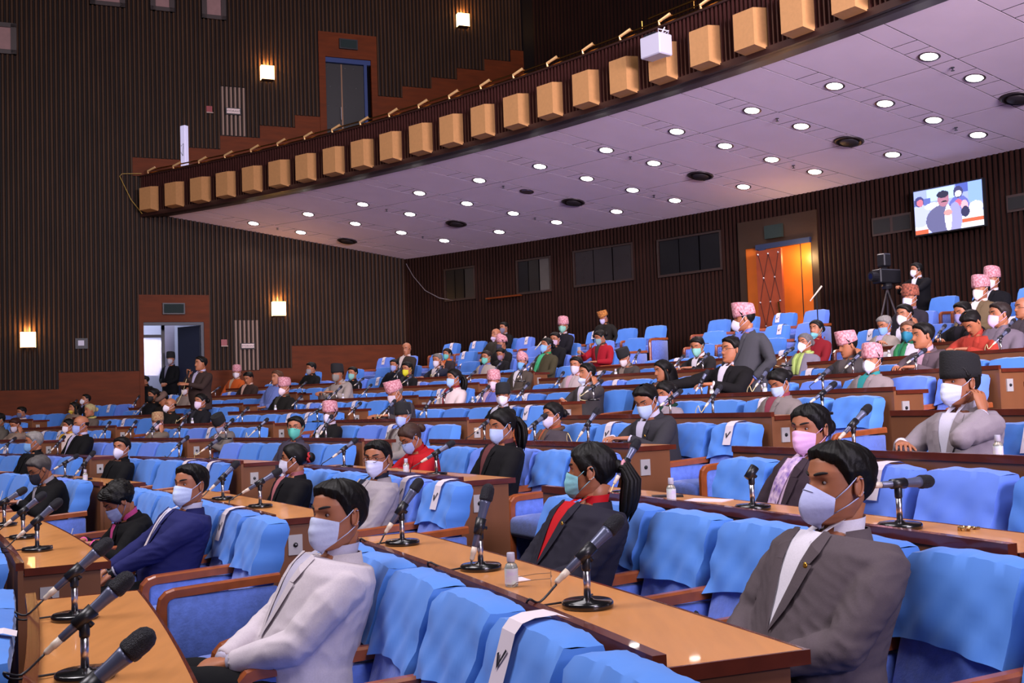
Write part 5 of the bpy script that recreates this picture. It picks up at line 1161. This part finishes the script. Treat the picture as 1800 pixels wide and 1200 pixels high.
PEOPLE=[
('a1', (0.966, 3.304, -0.275), 201.7, -3.0, -1.334, 'lap', 'short', '#5d5257', '#e6e0ec', ('n', '#b4bae2'), None, 'man in taupe grey blazer, white shirt and white respirator mask, nearest seated figure at right', {'pin': 1, 'big': 1.22, 'lean': 3}, 0),
('a2', (-0.63, 3.867, -0.37), 203.9, 23.3, -1.41, 'lapclasp', 'short', '#d3c8d0', '#c4bfd6', ('s', '#c3cbe8'), None, 'man in white blazer and black trousers with hands clasped, white surgical mask', {'big': 1.12, 'lean': 1, 'trs': '#17171b'}, 0),
('a3', (0.323, 4.73, -0.303), 204.7, -38.6, -1.334, 'lap', 'pony', '#2d2a38', '#c41420', ('s', '#8fd3e2'), None, 'woman with long ponytail, dark navy blazer over red top, turquoise mask', {'pin': 1, 'big': 1.14, 'lean': 6}, 2),
('a4', (1.434, 5.334, -0.176), 204.8, 12.1, -1.222, 'lap', 'bun', '#453640', '#d9b8d6', ('s', '#eab5e4'), None, 'woman with pink mask and pearl earrings, maroon brown blazer, floral scarf', {'floral': 1}, 3),
('a5', (2.487, 6.112, 0.025), 205.3, -5.4, -1.071, 'cheek', 'short', '#9a8f96', '#dcd8ec', ('s', '#cfd8fb'), 'black', 'man in black cap and light grey blazer resting cheek on hand', {}, 0),
('a6', (-1.851, 6.243, -0.401), 209.2, 29.3, -1.41, 'arms', 'short', '#23265e', '#d5d2ea', ('s', '#c6d6f8'), None, 'man in royal blue suit and long pale tie, white mask', {'tie': '#e2d2d8', 'big': 1.2, 'lean': 4, 'watch': 1}, -2),
('a7', (-2.64, 7.287, -0.553), 211.8, 3.1, -1.41, 'write', 'curly', '#121115', '#e0569c', ('s', '#a9b4e0'), None, 'woman with curly black hair bent over writing, black jacket over pink top', {}, 38),
('a8', (-4.157, 9.592, -0.428), 217.3, 6.1, -1.41, 'write', 'short', '#141316', '#b0a8b4', ('s', '#2b2b36'), None, 'grey haired man in black suit and dark mask looking down with glasses', {'hairc': '#55504e', 'glasses': 1}, 28),
('a9', (-0.902, 7.17, -0.33), 209.9, 37.3, -1.334, 'lap', 'short', '#a39a9f', '#26283a', ('s', '#cfd0ee'), None, 'man in beige blazer and dark dotted shirt with thin glasses and white mask', {'glasses': 1}, 4),
('a10', (-1.701, 8.426, -0.366), 212.7, -26.3, -1.334, 'lap', 'bun', '#19171c', '#b06a70', ('s', '#dcdcf0'), None, 'woman with red hair band on bun, black blazer, glasses, face turned left', {'glasses': 1, 'scrunch': '#b01c22'}, 2),
('a11', (-0.878, 9.22, -0.254), 213.1, 2.3, -1.222, 'write', 'bun', '#b3151f', '#b3151f', ('s', '#9fb6e6'), None, 'brown haired woman in bright red top with glasses, head bowed over desk', {'hairc': '#3f2a22', 'glasses': 1}, 35),
('a12', (-0.095, 8.23, -0.165), 210.8, 4.8, -1.222, 'lap', 'pony', '#1a181c', '#6a3a3c', ('s', '#b4c6ee'), None, 'young woman in black blazer with pale blue mask and pink hair tie', {}, 12),
('a13', (0.351, 10.05, -0.12), 213.2, -0.2, -1.071, 'lap', 'bun', '#4f464d', '#a9583c', ('s', '#c9c0de'), None, 'woman in grey blazer and orange scarf, glasses and white mask, hair in bun', {'glasses': 1, 'scarf': '#5a4438'}, 5),
('a14', (1.052, 8.733, -0.012), 210.6, 17.6, -1.071, 'desk', 'short', '#3c3a40', '#cfc9e2', ('s', '#b5c8ec'), None, 'man in dark grey suit looking down at papers, pale blue mask and lapel pin', {'pin': 1}, 28),
('a15', (1.481, 10.702, 0.05), 213.1, 4.1, -0.904, 'lap', 'bun', '#8a7f85', '#7b4a44', ('s', '#a9a6d8'), None, 'woman with dark green scarf and grey blazer behind the man reading papers', {'scarf': '#17382c'}, 20),
('a16', (2.255, 9.297, 0.101), 210.3, 1.0, -0.904, 'lap', 'bun', '#7d726f', '#8a3a4a', ('s', '#b3c4ea'), None, 'woman in taupe blazer with long black ponytail looking down, blue mask', {}, 30),
('a17', (2.348, 11.718, 0.487), 213.7, -10.0, -0.744, 'reach', 'short', '#1e1b1e', '#e0d6e6', None, None, 'bareheaded man without mask in black jacket and white shirt, arm stretched out left', {'glasses': 1}, 0),
('a18', (2.511, 11.78, 0.822), 213.6, -40.6, -0.744, 'stand', 'short', '#4b4a50', '#6a78c8', ('n', '#dcd6ee'), 'pink', 'standing man in pink patterned cap, grey suit and blue shirt', {}, 8),
('a19', (3.332, 10.154, 0.276), 210.7, 11.2, -0.744, 'lap', 'short', '#8c7f80', '#2f8f8f', ('n', '#cfcadf'), 'pink', 'man in pale pink patterned cap and taupe jacket over teal sweater', {}, 0),
('a20', (3.661, 11.945, 0.501), 212.8, -19.9, -0.588, 'cheek', 'short', '#4a4445', '#5a5050', None, 'pink', 'man in pink cap with hand raised to his brow behind the taupe jacket man', {}, 15),
('a21', (4.177, 11.121, 0.538), 211.3, -21.9, -0.588, 'desk', 'short', '#5a4b52', '#c9a0b4', None, None, 'bareheaded man in plum grey jacket leaning to speak into microphone', {'moust': 1, 'big': 1.05}, 4),
('a22', (3.808, 14.224, 0.653), 215.6, -0.6, -0.403, 'lap', 'bun', '#7a7280', '#a9c06a', ('n', '#ddd6ea'), None, 'grey haired woman with glasses, white respirator and lime green scarf', {'hairc': '#6a6668', 'glasses': 1, 'scarf': '#a6b96a'}, 0),
('a23', (4.383, 15.726, 0.913), 216.9, 2.5, -0.221, 'lap', 'bun', '#7c1822', '#7c1822', ('s', '#6ab0be'), None, 'young woman in dark red top with teal mask pulled below her nose', {}, 0),
('a24', (5.025, 14.724, 0.876), 215.2, -4.0, -0.221, 'lap', 'short', '#9a8e84', '#b5a6cc', ('s', '#7aa2e6'), None, 'silver haired man in beige jacket looking down, bright blue mask', {'hairc': '#8a8582'}, 22),
('a25', (4.713, 12.992, 0.682), 213.3, 16.8, -0.403, 'lap', 'short', '#c9c0cc', '#2a7a5a', ('s', '#1c7896'), None, 'person with glasses in dark teal mask and multicoloured scarf', {'hairc': '#6a4a3a', 'glasses': 1, 'scarf': '#2f7a4a'}, 0),
('a26', (5.257, 14.602, 0.997), 214.8, 0.4, -0.221, 'cheek', 'short', '#2c272a', '#ddd6e6', ('n', '#e0d8e6'), None, 'black haired man in dark suit with hand at his ear, white mask', {}, 6),
('a27', (5.685, 15.53, 1.292), 215.6, -5.7, 0.04, 'lap', 'short', '#2f2a35', '#7a6a80', ('s', '#c6c6e0'), 'brown', 'man in brown patterned cap sitting below the television camera', {}, 0),
('a28', (6.665, 17.856, 1.95), 217.3, -27.8, 0.6, 'standreach', 'short', '#14141c', '#d8d8ea', ('s', '#dad6ea'), None, 'camera operator in black suit and headphones standing at the back wall', {'phones': 1}, 5),
('a29', (6.308, 14.633, 1.299), 214.0, -5.3, 0.04, 'lap', 'short', '#6f5d45', '#e8dcd8', ('s', '#e4d8de'), 'pink', 'man in pale cap and tan jacket with white shirt, upper right', {}, 2),
('a30', (6.833, 15.46, 1.505), 214.5, 1.6, 0.31, 'lap', 'short', '#16161f', '#dcd8ea', ('s', '#d6c8d2'), 'pink', 'man in pink cap and black suit behind the tan jacket man', {}, 0),
('a31', (5.671, 13.724, 0.94), 213.4, -10.9, -0.221, 'cheek', 'short', '#17151b', '#2a2530', ('s', '#8480b0'), None, 'person in black with hand to cheek and violet grey mask', {}, 12),
('a32', (5.074, 12.054, 0.715), 211.8, -4.6, -0.403, 'desk', 'short', '#a8392c', '#a8392c', None, None, 'woman in orange red shawl with head bowed to the desk', {}, 45),
('a33', (5.354, 11.981, 0.781), 211.5, -25.6, -0.403, 'lap', 'short', '#6f6470', '#6f6470', ('s', '#cfb4dc'), None, 'person in mauve grey jacket and pink mask behind a white microphone', {'hairc': '#2a201e'}, 2),
('a34', (6.144, 13.083, 0.925), 212.2, -27.4, -0.221, 'lap', 'bald', '#4a4048', '#4a4048', None, None, 'bald headed man cut by the right edge of the picture', {}, 0),
('a35', (2.654, 15.672, 0.725), 218.4, 12.0, -0.403, 'desk', 'short', '#2e292b', '#d8d0da', ('s', '#7fbcb0'), None, 'person in black jacket with teal mask bending to a microphone, right centre', {}, 20),
('a36', (1.719, 12.579, 0.315), 215.4, -13.2, -0.744, 'lap', 'long', '#1d1a1c', '#5a4038', None, None, 'woman with long dark loose hair behind the reading man', {}, 10),
('a37', (1.699, 16.675, 0.637), 220.5, 8.7, -0.403, 'desk', 'short', '#4a4340', '#8a7a70', ('s', '#cfc0c4'), 'black', 'man in black cap and brown grey jacket writing with both hands on desk', {}, 28),
('a38', (0.925, 13.702, 0.34), 217.6, -13.5, -0.744, 'cheek', 'short', '#4c4748', '#d8d0e2', ('s', '#b8c2da'), None, 'man in grey brown suit covering mouth with hand, mask pulled down', {'big': 1.05}, 0),
('a39', (0.916, 15.816, 0.513), 220.3, 16.4, -0.588, 'lap', 'short', '#b0a0a0', '#d0a8b8', ('s', '#bdb6c8'), None, 'dark haired man in pale jacket hidden behind the hand over mouth man', {}, 5),
('a40', (1.643, 20.339, 1.174), 224.5, -14.2, 0.04, 'phone', 'bun', '#9a1626', '#4a3a34', ('s', '#7a9aa0'), None, 'woman in red jacket holding a phone near the back rows', {}, 22),
('a41', (1.928, 22.789, 1.717), 226.6, -11.5, 0.59, 'stand', 'short', '#2d2925', '#2d2925', ('s', '#bdb6da'), 'tan', 'man in tan cap and dark coat standing stooped at the back', {'low': 0.35}, 25),
('a42', (1.05, 22.174, 1.526), 226.9, 20.3, 0.31, 'lap', 'short', '#221f2a', '#c8bcc4', ('s', '#78b09e'), 'pink', 'man in pointed pink cap, dark glasses and teal mask in back row', {'glasses': 1}, 0),
('a43', (0.837, 21.135, 1.206), 226.2, 11.6, 0.04, 'lap', 'short', '#17161c', '#17161c', ('s', '#b8a0b8'), None, 'person in black with glasses and mauve mask, in front of the pointed cap man', {'glasses': 1}, 10),
('a44', (0.631, 19.961, 1.03), 225.2, -7.0, -0.221, 'lap', 'bun', '#4a4430', '#2f8a5a', ('s', '#7aa6e0'), None, 'woman in green sari and olive shawl with bright blue mask', {'sari': 1}, -5),
('a45', (0.161, 18.584, 0.684), 224.2, 15.3, -0.403, 'lap', 'short', '#564b42', '#e4dce4', ('s', '#6aa0dc'), 'pinkr', 'man in rounded pink cap and olive brown jacket with blue mask', {}, 0),
('a46', (-0.501, 20.974, 0.894), 227.4, 4.0, -0.221, 'lap', 'short', '#a59892', '#6a70a8', ('s', '#5cb0a4'), None, 'balding man in beige jacket and teal mask with microphone before him', {'hairc': '#2a201c', 'glasses': 1}, 4),
('a47', (-0.168, 24.511, 1.695), 230.3, -4.9, 0.59, 'lap', 'short', '#18171c', '#8a8088', ('s', '#6a6478'), None, 'black haired person in dark jacket against the back wall', {}, 5),
('a48', (-0.336, 23.411, 1.478), 229.5, -8.7, 0.31, 'lap', 'bald', '#3c362e', '#3c362e', ('s', '#b9a8c4'), None, 'bald smiling man with mask on chin near the back wall', {}, -5),
('a49', (-0.209, 22.105, 1.207), 228.2, -12.6, 0.04, 'lap', 'short', '#2a2628', '#2a2628', ('s', '#2a2a40'), 'pinkr', 'man in pale cap and dark mask, third from the back wall', {}, 5),
('a50', (-0.23, 21.315, 0.965), 227.4, 13.2, 0.04, 'lap', 'short', '#1f1c20', '#2a2528', ('s', '#8a7088'), None, 'dark haired person with head bowed and mauve mask behind the beige jacket', {}, 20),
('a51', (-0.13, 12.936, 0.088), 217.7, 40.9, -0.904, 'lap', 'short', '#19181b', '#bdb8c8', ('s', '#ddd4e6'), 'black', 'man in black cap and glasses facing the front with pleated white mask', {'glasses': 1}, 0),
('a52', (-0.272, 15.17, 0.304), 220.7, 35.3, -0.744, 'lap', 'short', '#5a60a8', '#c09ab0', ('s', '#cfb2c4'), 'pink', 'man in pink cap and violet blue jacket behind the black cap man', {}, 0),
('a53', (-0.857, 15.833, 0.395), 222.2, -4.1, -0.744, 'lap', 'pony', '#d8c4c4', '#8a2430', ('s', '#9ab8e6'), None, 'woman with black ponytail in cream jacket over red top, pale blue mask', {}, 4),
('a54', (-1.99, 20.628, 0.717), 228.7, 1.8, -0.403, 'lap', 'short', '#1b1a1c', '#3a3a3e', ('s', '#c8c41e'), None, 'young man in black jacket with bright yellow mask', {}, 10),
('a55', (-2.454, 22.654, 0.867), 231.2, 15.0, -0.221, 'lap', 'short', '#191a28', '#191a28', ('s', '#8f98cc'), None, 'man in black jacket with violet blue mask beside the yellow mask man', {}, 3),
('a56', (-2.301, 23.852, 1.264), 232.1, 13.4, 0.04, 'lap', 'bald', '#3a302c', '#d4c2be', None, None, 'bald man in dark waistcoat and white shirt with grey mask on chin', {'vest': 1}, 8),
('a57', (-1.505, 21.905, 0.911), 229.4, 4.5, -0.221, 'cheek', 'short', '#2a2c3c', '#d6c8cc', ('s', '#c8c0d0'), None, 'grey haired man in dark waistcoat and white sleeves, hand raised to glasses', {'hairc': '#6f6a68', 'vest': 1}, 8),
('a58', (-1.338, 22.425, 1.054), 229.7, 8.7, 0.04, 'lap', 'bun', '#3a3034', '#c8602c', ('s', '#5aa8a4'), None, 'woman in teal mask and orange scarf behind the grey haired man', {'scarf': '#c4602c'}, 5),
('a59', (-1.577, 14.534, 0.194), 221.3, -5.2, -0.904, 'write', 'short', '#4a4244', '#3a3a48', ('s', '#c6b8c4'), 'pink', 'man in large pink patterned cap writing on his desk', {'hairc': '#7a6a60'}, 22),
('a60', (-1.245, 12.216, -0.106), 217.9, 29.9, -1.071, 'lap', 'short', '#8a827e', '#5a4c4c', ('s', '#98a8e4'), 'black', 'grey haired man in black cap and grey suit with lavender mask and tie', {'hairc': '#8a8480', 'tie': '#4a3c40'}, 0),
('a61', (-2.27, 13.498, -0.051), 220.8, 30.8, -1.071, 'lap', 'short', '#1c1b1c', '#cfc0d0', ('n', '#c4bcd2'), 'pink', 'dark skinned man in pale pink cap and black suit speaking toward microphone', {'dark': 1}, 3),
('a62', (-2.307, 11.557, -0.18), 218.1, 41.1, -1.222, 'lap', 'short', '#4d4656', '#4d4656', ('s', '#52ae9e'), None, 'woman with glasses and teal mask in grey jacket behind the black blazer woman', {'glasses': 1}, 0),
('a63', (-3.189, 19.864, 0.642), 229.3, 14.8, -0.588, 'write', 'short', '#a0948e', '#a0948e', ('s', '#7a746e'), 'black', 'grey bearded man in black cap and pale grey coat writing', {}, 5),
('a64', (-3.167, 21.62, 0.699), 231.0, 12.3, -0.403, 'lap', 'short', '#1a191e', '#1a191e', ('s', '#7ab0a8'), None, 'dark haired person in black with pale teal mask behind the bearded man', {}, 5),
('a65', (-4.452, 24.16, 0.926), 234.8, -14.4, -0.221, 'lap', 'short', '#1c1c1c', '#1c1c1c', ('s', '#8a8488'), None, 'person in black coat bent to a white microphone near the side wall', {}, 10),
('a66', (-3.935, 18.814, 0.405), 229.1, 12.7, -0.744, 'lap', 'short', '#23211e', '#4a4840', ('n', '#dcc4cc'), 'pink', 'man in pink cap and black coat with white respirator, left of centre', {}, 5),
('a67', (-4.533, 21.015, 0.643), 232.1, 0.1, -0.588, 'lap', 'short', '#6a7ab8', '#6a7ab8', None, None, 'brown haired person in blue behind the pink cap and black coat man', {'hairc': '#5a3a28'}, 0),
('a68', (-6.44, 25.506, 0.933), 238.4, 30.8, -0.221, 'lap', 'short', '#b85420', '#b89a80', ('s', '#d6ccd6'), 'pink', 'man in orange jacket and pale cap by the side wall', {}, 0),
('a69', (-5.658, 23.41, 0.738), 235.7, 7.9, -0.403, 'lap', 'short', '#3a2a26', '#cfa898', None, None, 'man with dark hair and pale shawl collar bending down beside the orange jacket', {}, 25),
('a70', (-5.832, 20.456, 0.942), 233.2, -9.3, -0.744, 'standspeak', 'short', '#43332f', '#bfb8d8', None, None, 'standing moustached speaker in brown suit holding a microphone', {'moust': 1}, 0),
('a71', (-6.751, 22.576, 0.534), 236.4, 10.3, -0.588, 'lap', 'bald', '#8a7a72', '#8a7a72', ('s', '#cfc4ce'), None, 'balding man in white mask seated just behind the standing speaker', {}, 5),
('a72', (-5.213, 18.243, 0.215), 230.1, 5.8, -0.904, 'lap', 'bun', '#232229', '#3a3840', ('s', '#d8c2d8'), None, 'woman with hair in bun and black jacket in front of the standing speaker', {}, 3),
('a73', (-4.11, 15.278, -0.138), 225.3, 29.8, -1.071, 'desk', 'short', '#6f6662', '#cfb8c8', ('s', '#9a98b8'), 'black', 'man in tall black cap and grey jacket with head bowed low', {}, 38),
('a74', (-6.694, 20.922, 0.304), 234.8, -17.1, -0.744, 'lap', 'short', '#2a2420', '#2a2420', None, 'flat', 'person in brown flat cap bending forward near the doorway', {}, 30),
('a75', (-5.888, 18.792, 0.171), 231.6, -4.2, -0.904, 'lap', 'bald', '#26221e', '#26221e', ('n', '#dcd2dc'), None, 'bald man in dark jacket with white respirator left of the bun woman', {}, -2),
('a76', (-5.408, 16.615, -0.1), 228.6, 49.5, -1.071, 'cheek', 'short', '#776a5c', '#8a7c6c', ('s', '#d4bcc8'), 'mix', 'man in yellow brown patterned cap leaning chin on hand', {}, 2),
('a77', (-6.974, 21.214, 0.403), 235.4, -7.2, -0.744, 'lap', 'bun', '#17161a', '#17161a', ('s', '#101014'), None, 'dark haired person in black mask beside the flat cap figure', {}, 10),
('a78', (-4.239, 11.822, -0.333), 220.8, 33.9, -1.334, 'lap', 'short', '#17171a', '#17171a', ('n', '#d2cce0'), None, 'black haired man in black jacket with white respirator, left front', {}, 0),
('a79', (-6.161, 15.595, -0.088), 228.4, -6.8, -1.222, 'lap', 'bald', '#141316', '#c4bcdc', ('s', '#9aa8e0'), None, 'bald orange lit man in black suit with blue mask in profile', {'big': 1.05}, 5),
('a80', (-7.375, 18.144, -0.114), 233.0, -5.8, -1.071, 'lap', 'bun', '#d8c2bc', '#c89a20', ('s', '#ddd2dc'), None, 'woman in cream wrap and yellow top behind the bald man', {}, 5),
('a81', (-7.802, 20.154, 0.141), 235.6, -4.4, -0.904, 'lap', 'bun', '#5c5048', '#4a5a38', None, None, 'woman with pale yellow headscarf and striped sleeve', {'hairc': '#b0a070', 'scarf': '#b8ac62'}, 5),
('a82', (-8.991, 22.389, 0.226), 239.2, -12.4, -0.744, 'lap', 'long', '#7a6658', '#7a6658', ('s', '#b8a032'), None, 'long haired woman with yellow mask on chin, left side', {}, 2),
('a83', (-9.463, 24.226, 0.412), 241.4, -15.0, -0.588, 'lap', 'short', '#1b1c26', '#8a90b8', ('n', '#cfcad2'), None, 'man in dark jacket and white respirator sitting by the wooden wall panel', {}, -5),
('a84', (-10.465, 23.287, 0.178), 242.0, -7.8, -0.744, 'lap', 'short', '#cfc0c0', '#4a5a8a', ('s', '#5a5870'), None, 'dark haired man in cream jacket near the left edge, row below panel', {}, 10),
('a85', (-5.949, 13.573, -0.267), 225.5, -16.8, -1.334, 'lap', 'short', '#17161a', '#17161a', ('s', '#7aaade'), None, 'white haired man in profile with blue mask and black coat', {'hairc': '#8f8a86'}, 8),
('a86', (-8.704, 19.12, -0.068), 235.9, 8.6, -1.071, 'cheek', 'short', '#8a7668', '#8a7668', ('s', '#c0b8c8'), None, 'brown haired person in tan coat with hand raised, left edge', {'hairc': '#3a1c14'}, 25),
('a87', (-9.163, 19.485, 0.022), 236.9, -1.7, -1.071, 'lap', 'short', '#5a544c', '#5a544c', ('s', '#4aa090'), None, 'person with teal mask cut by the left edge of the picture', {}, 10),
('a88', (-8.394, 26.853, 1.374), 241.8, 20.5, -0.22, 'standfold', 'short', '#0f1016', '#8a88a0', ('s', '#a8a4b0'), 'black', 'guard in black coat and cap standing in the open doorway', {}, 0),
('a89', (-8.823, 26.236, 0.859), 241.9, -33.4, -0.22, 'stand', 'short', '#0c0d12', '#0c0d12', None, None, 'dark figure partly hidden at left jamb of the open doorway', {}, 0)]
for (id,hp,bd,yw,zf_,pose,hair,jk,inn,mask,cap,label,ex,pit) in PEOPLE:
    person(id,hp,bd,yw,zf_+Z0,pose,hair,jk,inn,mask,cap,label,ex,pit,hp[1])
